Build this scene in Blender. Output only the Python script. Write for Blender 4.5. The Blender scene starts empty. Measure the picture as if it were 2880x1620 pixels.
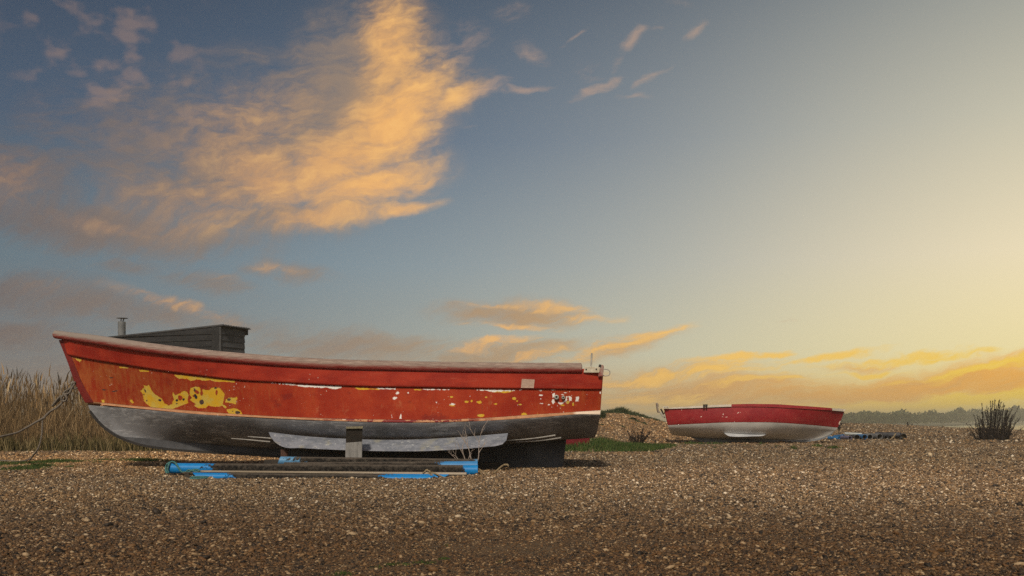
import bpy, math, random
import numpy as np
from math import radians, sin, cos, pi

rng = np.random.default_rng(7)
random.seed(7)
scene = bpy.context.scene
COL = scene.collection
F, CX, HY, CH = 2800.0, 1440.0, 1185.0, 0.54      # focal length (px of a 2880 px frame), centre column, horizon row, eye height


def P(px, py, Y):
    return np.array([(px - CX) / F * Y, Y, CH - (py - HY) / F * Y])


def S(r, g, b):
    f = lambda c: (c / 255 / 12.92) if c / 255 <= .04045 else ((c / 255 + .055) / 1.055) ** 2.4
    return (f(r), f(g), f(b), 1.0)


# ------------------------------------------------------------------ nodes
class T:
    def __init__(s, tree):
        s.t = tree
        tree.nodes.clear()

    def n(s, typ, ins=(), **props):
        nd = s.t.nodes.new(typ)
        for k, v in props.items():
            setattr(nd, k, v)
        for k, v in (ins.items() if isinstance(ins, dict) else enumerate(ins)):
            if v is None:
                continue
            if isinstance(v, bpy.types.NodeSocket):
                s.t.links.new(v, nd.inputs[k])
            else:
                nd.inputs[k].default_value = v
        return nd

    def m(s, op, a, b=None, c=None, clamp=False):
        return s.n('ShaderNodeMath', [a, b, c], operation=op, use_clamp=clamp).outputs[0]

    def v(s, op, a, b=None, sc=None):
        nd = s.n('ShaderNodeVectorMath', [a, b], operation=op)
        if sc is not None:
            nd.inputs['Scale'].default_value = sc
        return nd.outputs['Value'] if op in ('LENGTH', 'DOT_PRODUCT') else nd.outputs['Vector']

    def ss(s, x, lo, hi, a=0.0, b=1.0):
        return s.n('ShaderNodeMapRange', {'Value': x, 'From Min': lo, 'From Max': hi, 'To Min': a, 'To Max': b}, interpolation_type='SMOOTHSTEP').outputs[0]

    def mix(s, fac, a, b, blend='MIX'):
        nd = s.n('ShaderNodeMix', {0: fac, 6: a, 7: b}, data_type='RGBA', blend_type=blend)
        return nd.outputs[2]

    def noise(s, vec, scale, detail=4, rough=.55, out=0, dist=0.0):
        nd = s.n('ShaderNodeTexNoise', {'Vector': vec, 'Scale': scale, 'Detail': detail, 'Roughness': rough, 'Distortion': dist})
        return nd.outputs[out]

    def voro(s, vec, scale, feature='F1', out=0, rand=1.0):
        nd = s.n('ShaderNodeTexVoronoi', {'Vector': vec, 'Scale': scale, 'Randomness': rand}, feature=feature)
        return nd.outputs[out]

    def ramp(s, fac, stops, interp='LINEAR'):
        nd = s.n('ShaderNodeValToRGB', [fac])
        cr = nd.color_ramp
        cr.interpolation = interp
        while len(cr.elements) < len(stops):
            cr.elements.new(0.5)
        for e, (p, c) in zip(cr.elements, stops):
            e.position = p
            e.color = c if len(c) == 4 else (*c, 1)
        return nd.outputs[0]

    def obj(s):
        return s.n('ShaderNodeTexCoord').outputs['Object']

    def scl(s, vec, x, y, z):
        return s.v('MULTIPLY', vec, (x, y, z))

    def attr(s, name):
        return s.n('ShaderNodeAttribute', attribute_name=name).outputs['Fac']

    def bump(s, h, strength, dist):
        return s.n('ShaderNodeBump', {'Height': h, 'Strength': strength, 'Distance': dist}).outputs[0]

    def finish(s, col, rough=.7, normal=None, spec=.5, metal=0.0):
        p = s.n('ShaderNodeBsdfPrincipled', {'Base Color': col, 'Roughness': rough, 'Metallic': metal, 'Specular IOR Level': spec})
        if normal is not None:
            s.t.links.new(normal, p.inputs['Normal'])
        o = s.n('ShaderNodeOutputMaterial')
        s.t.links.new(p.outputs[0], o.inputs[0])
        return p


def newmat(name):
    m = bpy.data.materials.new(name)
    m.use_nodes = True
    return m, T(m.node_tree)


def worn(name, c1, c2, scale=6.0, rough=.75, stretch=(1, 1, 1), bump=.3, dist=.004, c3=None, th=.62, spec=.35):
    """two tones in blotches, scuffs of a third, grain stretched along an axis"""
    m, t = newmat(name)
    o = t.scl(t.obj(), *stretch)
    a = t.noise(o, scale, 6, .62)
    col = t.mix(t.ss(a, .35, .65), c1, c2)
    b = t.noise(o, scale * 4.3, 5, .6)
    col = t.mix(t.ss(b, .4, .7, 0, .35), col, t.mix(.5, c2, (0, 0, 0, 1)))
    if c3 is not None:
        k = t.noise(t.v('ADD', o, (7.3, 1.1, 4.7)), scale * 2.1, 7, .7)
        col = t.mix(t.ss(k, th, th + .06), col, c3)
    t.finish(col, rough, t.bump(b, bump, dist), spec)
    return m


# ------------------------------------------------------------------ objects
def tag(o, label=None, cat=None, group=None, kind=None):
    for k, v in (('label', label), ('category', cat), ('group', group), ('kind', kind)):
        if v:
            o[k] = v
    return o


def thing(name, loc, label, cat, group=None):
    o = bpy.data.objects.new(name, None)
    o.empty_display_size = .2
    o.location = [float(c) for c in loc]
    COL.objects.link(o)
    return tag(o, label, cat, group)


def world_of(o):
    p = np.zeros(3)
    while o is not None:
        p = p + np.array(o.location)
        o = o.parent
    return p


def mesh(name, V, Fs, mat, parent=None, smooth=False, loc=None, attrs=None):
    """one mesh object; V in world coordinates. Fs: list of faces or an (n,k) array"""
    V = np.asarray(V, dtype=np.float64)
    if loc is None:
        loc = world_of(parent) if parent is not None else np.zeros(3)
        base = np.zeros(3)
    else:
        base = np.asarray(loc, float) - (world_of(parent) if parent is not None else 0)
    me = bpy.data.meshes.new(name)
    L = V - np.asarray(loc, float)
    if isinstance(Fs, np.ndarray):
        n, k = Fs.shape
        me.vertices.add(len(L))
        me.vertices.foreach_set('co', L.astype(np.float32).ravel())
        me.loops.add(n * k)
        me.loops.foreach_set('vertex_index', Fs.astype(np.int32).ravel())
        me.polygons.add(n)
        me.polygons.foreach_set('loop_start', np.arange(0, n * k, k, dtype=np.int32))
        me.polygons.foreach_set('loop_total', np.full(n, k, dtype=np.int32))
        me.update(calc_edges=True)
    else:
        me.from_pydata([tuple(map(float, v)) for v in L], [], [tuple(map(int, f)) for f in Fs])
        me.update()
    if smooth:
        me.polygons.foreach_set('use_smooth', np.ones(len(me.polygons), dtype=bool))
    for k, a in (attrs or {}).items():
        at = me.attributes.new(k, 'FLOAT', 'POINT')
        at.data.foreach_set('value', np.asarray(a, np.float32))
    me.materials.append(mat)
    o = bpy.data.objects.new(name, me)
    o.location = [float(c) for c in base]
    COL.objects.link(o)
    if parent is not None:
        o.parent = parent
    return o


def bevel(o, w=.006, seg=2):
    b = o.modifiers.new('Bevel', 'BEVEL')
    b.width = w
    b.segments = seg
    b.limit_method = 'ANGLE'
    return o


class MB:
    """collects shapes for one mesh"""
    def __init__(s):
        s.V, s.F = [], []

    def add(s, V, Fs):
        k = len(s.V)
        s.V += [np.asarray(v, float) for v in V]
        s.F += [tuple(i + k for i in f) for f in Fs]
        return s

    def box(s, c, size, rz=0.0, tilt=0.0):
        hx, hy, hz = [q / 2 for q in size]
        vs = []
        for x, y, z in ((-hx, -hy, -hz), (hx, -hy, -hz), (hx, hy, -hz), (-hx, hy, -hz), (-hx, -hy, hz), (hx, -hy, hz), (hx, hy, hz), (-hx, hy, hz)):
            x, z = x * cos(tilt) - z * sin(tilt), x * sin(tilt) + z * cos(tilt)
            x, y = x * cos(rz) - y * sin(rz), x * sin(rz) + y * cos(rz)
            vs.append(np.array(c) + (x, y, z))
        return s.add(vs, [(0, 3, 2, 1), (4, 5, 6, 7), (0, 1, 5, 4), (1, 2, 6, 5), (2, 3, 7, 6), (3, 0, 4, 7)])

    def hexa(s, pts):
        return s.add(pts, [(0, 3, 2, 1), (4, 5, 6, 7), (0, 1, 5, 4), (1, 2, 6, 5), (2, 3, 7, 6), (3, 0, 4, 7)])

    def tube(s, pts, r, n=10, caps=True, squash=1.0):
        pts = np.asarray(pts, float)
        r = np.full(len(pts), r) if np.isscalar(r) else np.asarray(r, float)
        tg = np.gradient(pts, axis=0)
        tg /= np.linalg.norm(tg, axis=1)[:, None] + 1e-12
        up = np.array([0, 0, 1.0]) if abs(tg[0][2]) < .9 else np.array([1.0, 0, 0])
        V, Fs = [], []
        a = np.linspace(0, 2 * pi, n, endpoint=False)
        u = up
        for i in range(len(pts)):
            u = u - tg[i] * np.dot(u, tg[i])
            u /= np.linalg.norm(u) + 1e-12
            w = np.cross(tg[i], u)
            V += [pts[i] + r[i] * (cos(q) * u * squash + sin(q) * w) for q in a]
        for i in range(len(pts) - 1):
            for j in range(n):
                k = (j + 1) % n
                Fs.append((i * n + j, i * n + k, (i + 1) * n + k, (i + 1) * n + j))
        if caps:
            Fs.append(tuple(range(n - 1, -1, -1)))
            Fs.append(tuple(range((len(pts) - 1) * n, len(pts) * n)))
        return s.add(V, Fs)

    def prism(s, outline, d):
        """closed outline of 3-D points pushed along d"""
        n = len(outline)
        o = [np.asarray(p, float) for p in outline]
        V = o + [p + np.asarray(d, float) for p in o]
        return s.add(V, [tuple(range(n)), tuple(range(2 * n - 1, n - 1, -1))] + [(i, i + n, (i + 1) % n + n, (i + 1) % n) for i in range(n)])

    def out(s, name, mat, parent=None, smooth=False, loc=None):
        o = mesh(name, s.V, s.F, mat, parent, False, loc)
        me = o.data
        import bmesh
        bm = bmesh.new()
        bm.from_mesh(me)
        bmesh.ops.recalc_face_normals(bm, faces=bm.faces)
        bm.to_mesh(me)
        bm.free()
        if smooth:
            for p in me.polygons:
                p.use_smooth = True
            try:
                me.set_sharp_from_angle(angle=radians(50))
            except Exception:
                pass
        return o


def spline(pts, n):
    """smooth curve through points"""
    p = np.asarray(pts, float)
    d = np.r_[0, np.cumsum(np.linalg.norm(np.diff(p, axis=0), axis=1))]
    q = np.linspace(0, d[-1], n)
    return np.stack([herm(d, p[:, k], q) for k in range(p.shape[1])], 1)


def herm(x, y, q):
    """cubic Hermite through (x, y), slopes from neighbours, no overshoot"""
    x, y = np.asarray(x, float), np.asarray(y, float)
    if len(x) == 2:
        return np.interp(q, x, y)
    h = np.diff(x)
    dl = np.diff(y) / h
    m = np.zeros(len(x))
    m[1:-1] = (dl[:-1] * h[1:] + dl[1:] * h[:-1]) / (h[:-1] + h[1:])
    m[1:-1][dl[:-1] * dl[1:] <= 0] *= .35
    m[0], m[-1] = 1.5 * dl[0] - .5 * m[1], 1.5 * dl[-1] - .5 * m[-2]
    i = np.clip(np.searchsorted(x, q) - 1, 0, len(h) - 1)
    t = np.clip((q - x[i]) / h[i], 0, 1)
    return (2 * t**3 - 3 * t**2 + 1) * y[i] + (t**3 - 2 * t**2 + t) * h[i] * m[i] + (-2 * t**3 + 3 * t**2) * y[i + 1] + (t**3 - t**2) * h[i] * m[i + 1]


def smooth01(x, lo, hi):
    t = np.clip((x - lo) / (np.asarray(hi, float) - lo), 0, 1)
    return t * t * (3 - 2 * t)


_perm = rng.random((64, 64))


def vnoise(x, y):
    xi, yi = np.floor(x).astype(int), np.floor(y).astype(int)
    fx, fy = x - xi, y - yi
    fx, fy = fx * fx * (3 - 2 * fx), fy * fy * (3 - 2 * fy)
    g = lambda a, b: _perm[a % 64, b % 64]
    return (g(xi, yi) * (1 - fx) + g(xi + 1, yi) * fx) * (1 - fy) + (g(xi, yi + 1) * (1 - fx) + g(xi + 1, yi + 1) * fx) * fy


# ------------------------------------------------------------------ lie of the land
def Z(x, y):
    x, y = np.asarray(x, float), np.asarray(y, float)
    yy = np.maximum(y, .5)
    u = np.where(y > 1, x / yy, np.where(x > 0, 2.0, -2.0))
    R = np.interp(u, [-.12, -.02, .03, .09, .112, .13, .155, .2, .33, .39, .436, .48, .514, .6], [0, .45, .8, .93, .90, .75, .47, .43, .44, .30, .18, .09, -.01, -.1])
    Ye = np.interp(u, [.15, .33], [48, 62])
    z = R * smooth01(y, np.interp(u, [.10, .16], [20, 28]), Ye)
    fall = np.clip(y - Ye, 0, None) * np.interp(u, [-.12, .0, .2], [.0, .02, .075])
    z = z - np.minimum(fall, 4.5)
    z = z - 4.5 * smooth01(x, 34, 75) * (y < 62)
    near = smooth01(-np.hypot(x, y), -45, -20)
    z = z + near * (.030 * (vnoise(x * .55, y * .55 + 9) - .5) + .020 * (vnoise(x * 1.7 + 3, y * 1.7) - .5))
    z = z + (1 - near) * .06 * (vnoise(x * .3, y * .3) - .5) * (y < 70)
    # the ground lies level under the boats and their pipes
    w = np.exp(-((x + .5) / 4.2)**4 - ((y - 10.6) / 2.0)**4)
    w2 = np.exp(-((x - 6.3) / 3.0)**4 - ((y - 26.0) / 1.8)**4)
    return z * (1 - .85 * w) * (1 - .9 * w2) - .035 * w2


def z1(x, y):
    return float(Z(np.array([x]), np.array([y]))[0])


def blades(base, h, lean, w, seed=0):
    """thin tapering blades, five vertices each"""
    n = len(base)
    r = np.random.default_rng(seed)
    a = r.random(n) * 2 * pi
    side = np.stack([np.cos(a), np.sin(a) * .5, 0 * a], 1) * (w[:, None] / 2)
    up = np.stack([lean[:, 0], lean[:, 1], h], 1)
    mid = base + up * np.array([.35, .35, .55])
    tip = base + up
    V = np.stack([base - side, base + side, mid - side * .8, mid + side * .8, tip], 1).reshape(-1, 3)
    k = np.arange(n)[:, None] * 5
    Q = np.concatenate([k + np.array([[0, 1, 3]]), k + np.array([[0, 3, 2]]), k + np.array([[2, 3, 4]])], 0)
    return V, Q
Q_ST = 1.0
HAZE = 0.0012
# ================================================================== sky, sun, camera
def azel(px, py):
    dx, dz = (px - CX) / F, (HY - py) / F
    return math.atan2(dx, 1), math.atan2(dz, math.hypot(1, dx))


def build_world():
    w = bpy.data.worlds.new('World')
    scene.world = w
    w.use_nodes = True
    t = T(w.node_tree)
    d = t.n('ShaderNodeTexCoord').outputs['Generated']
    sp = t.n('ShaderNodeSeparateXYZ', [d])
    x, y, z = sp.outputs
    az = t.m('ARCTAN2', x, y)
    el = t.m('ARCSINE', z)
    q = t.n('ShaderNodeCombineXYZ', [az, el, 0.0]).outputs[0]
    # clear sky: colours along the azimuth at five heights
    a0, a1 = azel(0, HY)[0], azel(2880, HY)[0]
    fa = t.n('ShaderNodeMapRange', {'Value': az, 'From Min': a0, 'From Max': a1}).outputs[0]
    rows = [
        (1185, [(112, 100, 98), (165, 142, 120), (240, 196, 116), (255, 220, 92)]),
        (1000, [(106, 110, 116), (138, 150, 152), (206, 203, 178), (255, 236, 172)]),
        (750, [(94, 114, 126), (120, 142, 156), (170, 175, 171), (249, 232, 192)]),
        (400, [(70, 89, 111), (86, 107, 130), (128, 140, 151), (208, 202, 178)]),
        (0, [(55, 69, 90), (68, 85, 105), (92, 105, 120), (154, 157, 151)]),
        (-700, [(60, 78, 100), (70, 90, 112), (90, 105, 120), (130, 135, 132)]),
    ]
    pos = [(azel(p, HY)[0] - a0) / (a1 - a0) for p in (0, 960, 1900, 2880)]
    col, prev = None, None
    for py, cs in rows:
        c = t.ramp(fa, [(p, S(*k)) for p, k in zip(pos, cs)], 'B_SPLINE')
        e = azel(1440, py)[1]
        col = c if col is None else t.mix(t.n('ShaderNodeMapRange', {'Value': el, 'From Min': prev, 'From Max': e}).outputs[0], col, c)
        prev = e
    # cloud layout: soft ellipses, broken up by drifting noise
    wn = t.noise(t.scl(q, 1, 1.9, 1), 7, 4, .55, out=1)
    warp = t.v('SCALE', t.v('SUBTRACT', wn, (.5, .5, .5)), None, .05)
    qw = t.v('ADD', q, warp)
    wn2 = t.noise(t.scl(q, 1, 1.5, 1), 38, 4, .6, out=1)
    qw = t.v('ADD', qw, t.v('SCALE', t.v('SUBTRACT', wn2, (.5, .5, .5)), None, .010))

    # each ellipse reads its coordinates through the one before it, so that the shader stays short of registers
    qx, qy, _ = t.n('ShaderNodeSeparateXYZ', [qw]).outputs
    chain = [qw]

    def blobs(lst):
        acc = None
        for px, py, rx, ry, ang, s in lst:        # in display px of the 2576-wide view
            k = 2880 / 2576
            ce = azel(px * k, py * k)
            mp = t.n('ShaderNodeMapping', {'Vector': chain[0], 'Location': (ce[0], ce[1], 0), 'Rotation': (0, 0, radians(ang)), 'Scale': (rx * k / F, ry * k / F, 1e7)}, vector_type='TEXTURE')
            g = t.ss(t.v('LENGTH', mp.outputs[0]), 1.25, .0, 0, s)
            acc = g if acc is None else t.m('MAXIMUM', acc, g)
            chain[0] = t.n('ShaderNodeCombineXYZ', [qx, qy, acc]).outputs[0]
        return acc
    veil = blobs([(600, 400, 560, 230, 24, .86), (860, 250, 330, 230, 50, .95), (60, 450, 230, 110, 0, .75), (240, 555, 520, 90, -3, .95), (720, 540, 330, 80, 8, .8), (400, 360, 470, 210, 10, .66),
                  (600, 150, 260, 70, 10, .35), (90, 730, 230, 70, 0, .75), (330, 665, 120, 40, 5, .55),
                  (540, 715, 150, 48, -8, .62), (720, 680, 170, 48, -5, .68), (280, 780, 360, 60, -8, .8), (40, 830, 200, 55, 0, .8), (620, 830, 300, 44, -10, .55),
                  (900, 880, 400, 50, -3, .9), (1250, 900, 350, 42, 6, .85), (300, 940, 420, 90, 0, .6), (1300, 790, 270, 52, -1, .95),
                  (1560, 880, 190, 36, 12, .75), (1750, 985, 430, 48, 3, 1.0), (2330, 958, 450, 44, 7, 1.1), (2000, 1000, 400, 46, 4, .95), (1640, 945, 320, 30, 4, .75), (2560, 950, 260, 48, 5, 1.0), (2160, 918, 130, 12, 2, .6)])
    glow = blobs([(985, 120, 120, 190, -14, .75), (1000, 290, 230, 140, 36, .95), (1140, 255, 120, 55, 34, .75), (860, 400, 320, 110, 28, .85), (690, 440, 200, 110, -14, .78), (920, 460, 260, 70, 16, .9),
                  (830, 535, 230, 50, 10, .72), (1020, 512, 120, 30, 12, .8), (1050, 445, 90, 24, 14, .7), (560, 480, 300, 110, 14, .46), (620, 330, 300, 130, 24, .40), (420, 480, 260, 90, 8, .30), (500, 560, 260, 60, 6, .34),
                  (280, 560, 190, 30, -8, .36), (20, 455, 110, 70, 0, .36), (440, 775, 210, 26, -14, .5), (690, 672, 90, 24, -5, .45), (140, 715, 120, 30, 0, .22), (560, 700, 90, 20, -4, .2),
                  (1290, 824, 190, 14, -3, .5), (1400, 770, 170, 20, -4, .55), (1490, 798, 100, 20, 0, .6), (1240, 762, 120, 10, 0, .38), (1270, 865, 150, 14, 6, .55), (1330, 900, 160, 16, 8, .6), (1560, 872, 200, 24, 13, .66), (1180, 885, 150, 14, 5, .45), (1640, 850, 120, 10, 6, .6),
                  (1850, 905, 220, 18, 8, .8), (1930, 890, 90, 10, 8, .7), (2080, 895, 190, 14, 6, .72), (2180, 928, 120, 9, 3, .75), (1700, 940, 320, 20, 3, .8), (2250, 900, 330, 14, 4, .6), (1620, 1000, 240, 28, 0, .72), (2350, 1003, 440, 26, 5, 1.2), (2200, 1025, 340, 18, 3, 1.0), (1720, 1035, 280, 16, 2, .95), (2470, 925, 270, 14, 6, .85), (2400, 895, 200, 10, 3, .7), (1900, 960, 200, 12, 4, .6), (2050, 935, 200, 9, 3, .5)])
    wisp = blobs([(1445, 80, 62, 9, 36, .62), (1590, 90, 50, 18, 20, .75), (1745, 76, 50, 18, 22, .7), (1500, 222, 110, 20, 24, .8), (1595, 240, 66, 14, 5, .68), (1640, 185, 80, 18, 25, .6), (1552, 140, 24, 46, -16, .30),
                  (1340, 135, 70, 40, -20, .38), (1480, 175, 70, 44, 10, .34), (1300, 240, 110, 15, 8, .7), (1220, 232, 90, 30, 20, .62), (1280, 30, 80, 44, 0, .34), (1160, 120, 110, 80, 20, .42), (1655, 74, 70, 12, 12, .38), (1180, 332, 60, 8, 10, .3), (1980, 798, 44, 7, 5, .4), (1720, 20, 60, 12, 0, .3)])
    mott = blobs([(270, 120, 300, 230, -20, 1.0), (430, 250, 200, 120, 0, .7)])
    low = t.ss(el, .17, .03)
    low2 = t.ss(el, .22, .05)
    kx = t.m('MULTIPLY', qx, t.n('ShaderNodeMapRange', {'Value': low2, 'To Min': 1.0, 'To Max': .7}).outputs[0])
    ky = t.m('MULTIPLY', t.m('SUBTRACT', qy, t.m('MULTIPLY', qx, .18)), t.n('ShaderNodeMapRange', {'Value': low2, 'To Min': 2.5, 'To Max': 3.8}).outputs[0])
    str_ = t.n('ShaderNodeCombineXYZ', [kx, ky, 0.0]).outputs[0]
    fine = t.noise(str_, 23, 9, .62)
    ripl = t.noise(str_, 62, 4, .6)
    nz = t.m('ADD', t.m('MULTIPLY', t.m('SUBTRACT', fine, .5), 1.5), t.m('MULTIPLY', t.m('SUBTRACT', ripl, .5), .85))
    A = t.m('ADD', veil, t.m('MULTIPLY', t.m('MULTIPLY', nz, .75), t.ss(veil, .0, .4)))
    A = t.ss(A, .04, 1.0)
    gain = t.n('ShaderNodeMapRange', {'Value': low, 'To Min': .62, 'To Max': 1.5}).outputs[0]
    H = t.m('ADD', glow, t.m('MULTIPLY', t.m('MULTIPLY', nz, gain), t.ss(glow, .0, .35)))
    H = t.ss(H, t.n('ShaderNodeMapRange', {'Value': low, 'To Min': .02, 'To Max': .10}).outputs[0], t.n('ShaderNodeMapRange', {'Value': low, 'To Min': 1.06, 'To Max': .92}).outputs[0])
    W = t.m('ADD', wisp, t.m('MULTIPLY', t.m('MULTIPLY', nz, .8), t.ss(wisp, .0, .3)))
    W = t.ss(W, .12, 1.05)
    cells = t.noise(t.scl(q, 1, 1.35, 1), 34, 2, .45)
    M = t.m('MULTIPLY', t.ss(t.m('ADD', cells, t.m('MULTIPLY', t.m('SUBTRACT', fine, .5), .5)), .48, .70), t.ss(mott, 0, .8))
    veil_c = t.ramp(fa, [(pos[0], S(112, 100, 98)), (pos[1], S(150, 130, 114)), (.55, S(190, 152, 108)), (pos[2], S(218, 162, 92)), (pos[3], S(250, 172, 46))])
    glow_c = t.mix(low, t.ramp(fa, [(0, S(176, 132, 104)), (.2, S(204, 154, 110)), (.36, S(247, 184, 110)), (1, S(255, 205, 120))]),
                   t.ramp(fa, [(0, S(150, 124, 106)), (.3, S(205, 150, 105)), (.5, S(238, 178, 108)), (.72, S(255, 202, 92)), (1, S(255, 214, 58))]))
    glow_c = t.mix(t.m('MULTIPLY', t.ss(nz, -.15, .55), .55), glow_c, t.mix(.5, glow_c, S(255, 214, 140)))
    veil_c = t.mix(t.ss(nz, .2, -.5, 0, .35), veil_c, t.mix(.5, veil_c, S(96, 98, 108)))
    col = t.mix(t.m('MULTIPLY', A, .88), col, veil_c)
    col = t.mix(t.m('MULTIPLY', M, .27), col, S(186, 148, 124))
    col = t.mix(t.m('MULTIPLY', H, .95), col, glow_c)
    col = t.mix(t.m('MULTIPLY', W, .56), col, S(204, 166, 138))
    # the rest of the dome: plain daylight sky
    sky = t.n('ShaderNodeTexSky', sky_type='NISHITA')
    sky.sun_disc = False
    sky.sun_elevation = SUN_EL
    sky.sun_rotation = SUN_ROT
    sky.altitude = 0
    sky.air_density = 1.0
    sky.dust_density = 4.0
    sky.ozone_density = 1.0
    skyc = t.v('SCALE', sky.outputs[0], None, SKY)
    hs = t.n('ShaderNodeHueSaturation', {'Saturation': .45, 'Color': skyc}).outputs[0]
    dp = t.v('DOT_PRODUCT', d, (0.0, .985, .17))
    front = t.ss(dp, .35, .78)
    bg1 = t.n('ShaderNodeBackground', {'Color': hs, 'Strength': 1.0})
    bg2 = t.n('ShaderNodeBackground', {'Color': col, 'Strength': 1.0})
    bg = t.n('ShaderNodeMixShader', [front, bg1.outputs[0], bg2.outputs[0]])
    o = t.n('ShaderNodeOutputWorld')
    t.t.links.new(bg.outputs[0], o.inputs[0])
    w.cycles.sampling_method = 'MANUAL'
    w.cycles.sample_map_resolution = 512


SUN_DIR = np.array([-.13, -.70, .62])
SUN_DIR = SUN_DIR / np.linalg.norm(SUN_DIR)
SUN_EL = math.asin(SUN_DIR[2])
SUN_ROT = math.atan2(SUN_DIR[0], SUN_DIR[1])
SKY = .05
build_world()
from mathutils import Vector
sl = bpy.data.lights.new('sun', 'SUN')
sl.energy = 3.0
sl.angle = radians(5)
sl.color = (1.0, .88, .70)
so = bpy.data.objects.new('sun', sl)
so.rotation_euler = Vector(-SUN_DIR).to_track_quat('-Z', 'Y').to_euler()
COL.objects.link(so)
cd = bpy.data.cameras.new('camera')
cd.sensor_width = 36
cd.lens = 36 * F / 2880
cd.shift_y = (HY - 810) / 2880
cd.clip_start = .05
cd.clip_end = 20000
co = bpy.data.objects.new('camera', cd)
co.location = (0, 0, CH)
co.rotation_euler = (pi / 2, 0, 0)
COL.objects.link(co)
scene.camera = co
vs = scene.view_settings
vs.view_transform = 'Standard'
vs.look = 'None'
vs.exposure = 0
vs.gamma = 1
scene.render.film_transparent = False
scene.cycles.max_bounces = 6
scene.cycles.volume_bounces = 1

# ================================================================== ground
def shingle_colour(t, r):
    return t.ramp(r, [(0, (.016, .013, .011)), (.16, (.042, .031, .022)), (.32, (.098, .063, .033)), (.48, (.15, .096, .049)), (.58, (.105, .083, .066)), (.70, (.22, .138, .068)), (.80, (.165, .094, .042)), (.88, (.29, .205, .118)), (.95, (.41, .325, .22)), (1, (.56, .48, .37))])


def tone(t, pos):
    """broad grey and red drifts, brown soil; dim foreground and sunlit ground painted in"""
    a = t.noise(pos, .35, 3, .5)
    c = t.ramp(a, [(.3, (1.02, 1.03, 1.07)), (.5, (1.17, 1.16, 1.14)), (.7, (1.34, 1.23, 1.08))])
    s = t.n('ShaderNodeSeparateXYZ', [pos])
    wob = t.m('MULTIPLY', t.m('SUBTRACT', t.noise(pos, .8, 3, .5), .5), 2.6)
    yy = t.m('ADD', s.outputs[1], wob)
    earth_dim = t.ss(yy, 8.2, 3.7, 0, .92)  # brown soil, with the dimming towards the viewer put into the colour
    c = t.mix(earth_dim, c, (.56, .43, .29, 1))
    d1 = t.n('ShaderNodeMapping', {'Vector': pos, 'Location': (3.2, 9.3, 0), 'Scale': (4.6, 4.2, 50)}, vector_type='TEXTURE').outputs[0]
    c = t.mix(t.ss(t.m('ADD', t.v('LENGTH', d1), t.m('MULTIPLY', wob, .2)), 1.2, .2, 0, .8), c, (1.62, 1.52, 1.46, 1))  # sunlit middle stretch put into the stone colour
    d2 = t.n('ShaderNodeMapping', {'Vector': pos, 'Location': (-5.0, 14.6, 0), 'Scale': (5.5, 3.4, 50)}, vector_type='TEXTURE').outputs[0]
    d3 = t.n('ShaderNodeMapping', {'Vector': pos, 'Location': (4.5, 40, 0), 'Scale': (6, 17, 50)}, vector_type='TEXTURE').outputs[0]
    c = t.mix(t.ss(t.v('LENGTH', d3), 1.2, .4, 0, .9), c, (1.75, 1.5, 1.22, 1))  # sunlit face of the dune put into the colour
    return t.mix(t.ss(t.m('ADD', t.v('LENGTH', d2), t.m('MULTIPLY', wob, .15)), 1.2, .4, 0, .9), c, (1.95, 1.65, 1.28, 1))  # bright lit bank at left put into the colour


m_ground, t = newmat('shingle_bed')
o = t.obj()
wob = t.v('ADD', o, t.v('SCALE', t.v('SUBTRACT', t.noise(o, 12, 2, .5, out=1), (.5, .5, .5)), None, .03))
far = t.ss(t.v('LENGTH', o), 12, 40)
vs1 = t.n('ShaderNodeTexVoronoi', {'Vector': t.scl(wob, 1, 1, .3), 'Scale': 48.0})
vs2 = t.n('ShaderNodeTexVoronoi', {'Vector': t.scl(wob, 1, 1, .3), 'Scale': 20.0})
r1 = t.n('ShaderNodeSeparateColor', [vs1.outputs['Color']]).outputs[0]
r2 = t.n('ShaderNodeSeparateColor', [vs2.outputs['Color']]).outputs[0]
cs = t.mix(far, shingle_colour(t, r1), shingle_colour(t, r2))
gap = t.mix(far, vs1.outputs['Distance'], vs2.outputs['Distance'])
cs = t.mix(t.ss(gap, .35, .75, 0, .5), cs, (.05, .038, .026, 1))
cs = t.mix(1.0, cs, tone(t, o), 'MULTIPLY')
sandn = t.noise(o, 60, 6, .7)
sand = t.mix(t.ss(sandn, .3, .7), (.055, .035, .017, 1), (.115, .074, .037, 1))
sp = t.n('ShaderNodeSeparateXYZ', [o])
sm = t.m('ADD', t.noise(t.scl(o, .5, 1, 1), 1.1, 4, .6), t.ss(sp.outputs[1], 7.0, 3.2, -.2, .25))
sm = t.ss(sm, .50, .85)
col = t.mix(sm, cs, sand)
hb = t.mix(sm, t.m('MULTIPLY', gap, -1.0), t.m('MULTIPLY', sandn, .35))
t.finish(col, .85, t.bump(hb, .9, .02), .3)

na, nr = 900, 300
ang = np.concatenate([np.linspace(-.62, .62, 640), np.linspace(.62, 2 * pi - .62, 262)[1:-1]])
rad = np.concatenate([[.0], np.geomspace(.4, 420, nr)])
A_, R_ = np.meshgrid(ang, rad[1:])
gx, gy = R_ * np.sin(A_), R_ * np.cos(A_)
gz = Z(gx, gy)
na = len(ang)
V = np.concatenate([[[0, 0, z1(0, 0)]], np.stack([gx, gy, gz], -1).reshape(-1, 3)])
i, j = np.meshgrid(np.arange(nr - 1), np.arange(na), indexing='ij')
k = (j + 1) % na
Q = np.stack([1 + i * na + j, 1 + i * na + k, 1 + (i + 1) * na + k, 1 + (i + 1) * na + j], -1).reshape(-1, 4)
Q = np.concatenate([Q, np.stack([np.zeros(na, int), np.zeros(na, int), 1 + (np.arange(na) + 1) % na, 1 + np.arange(na)], -1)[:0]])
tri = [(0, 1 + (a + 1) % na, 1 + a) for a in range(na)]
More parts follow.
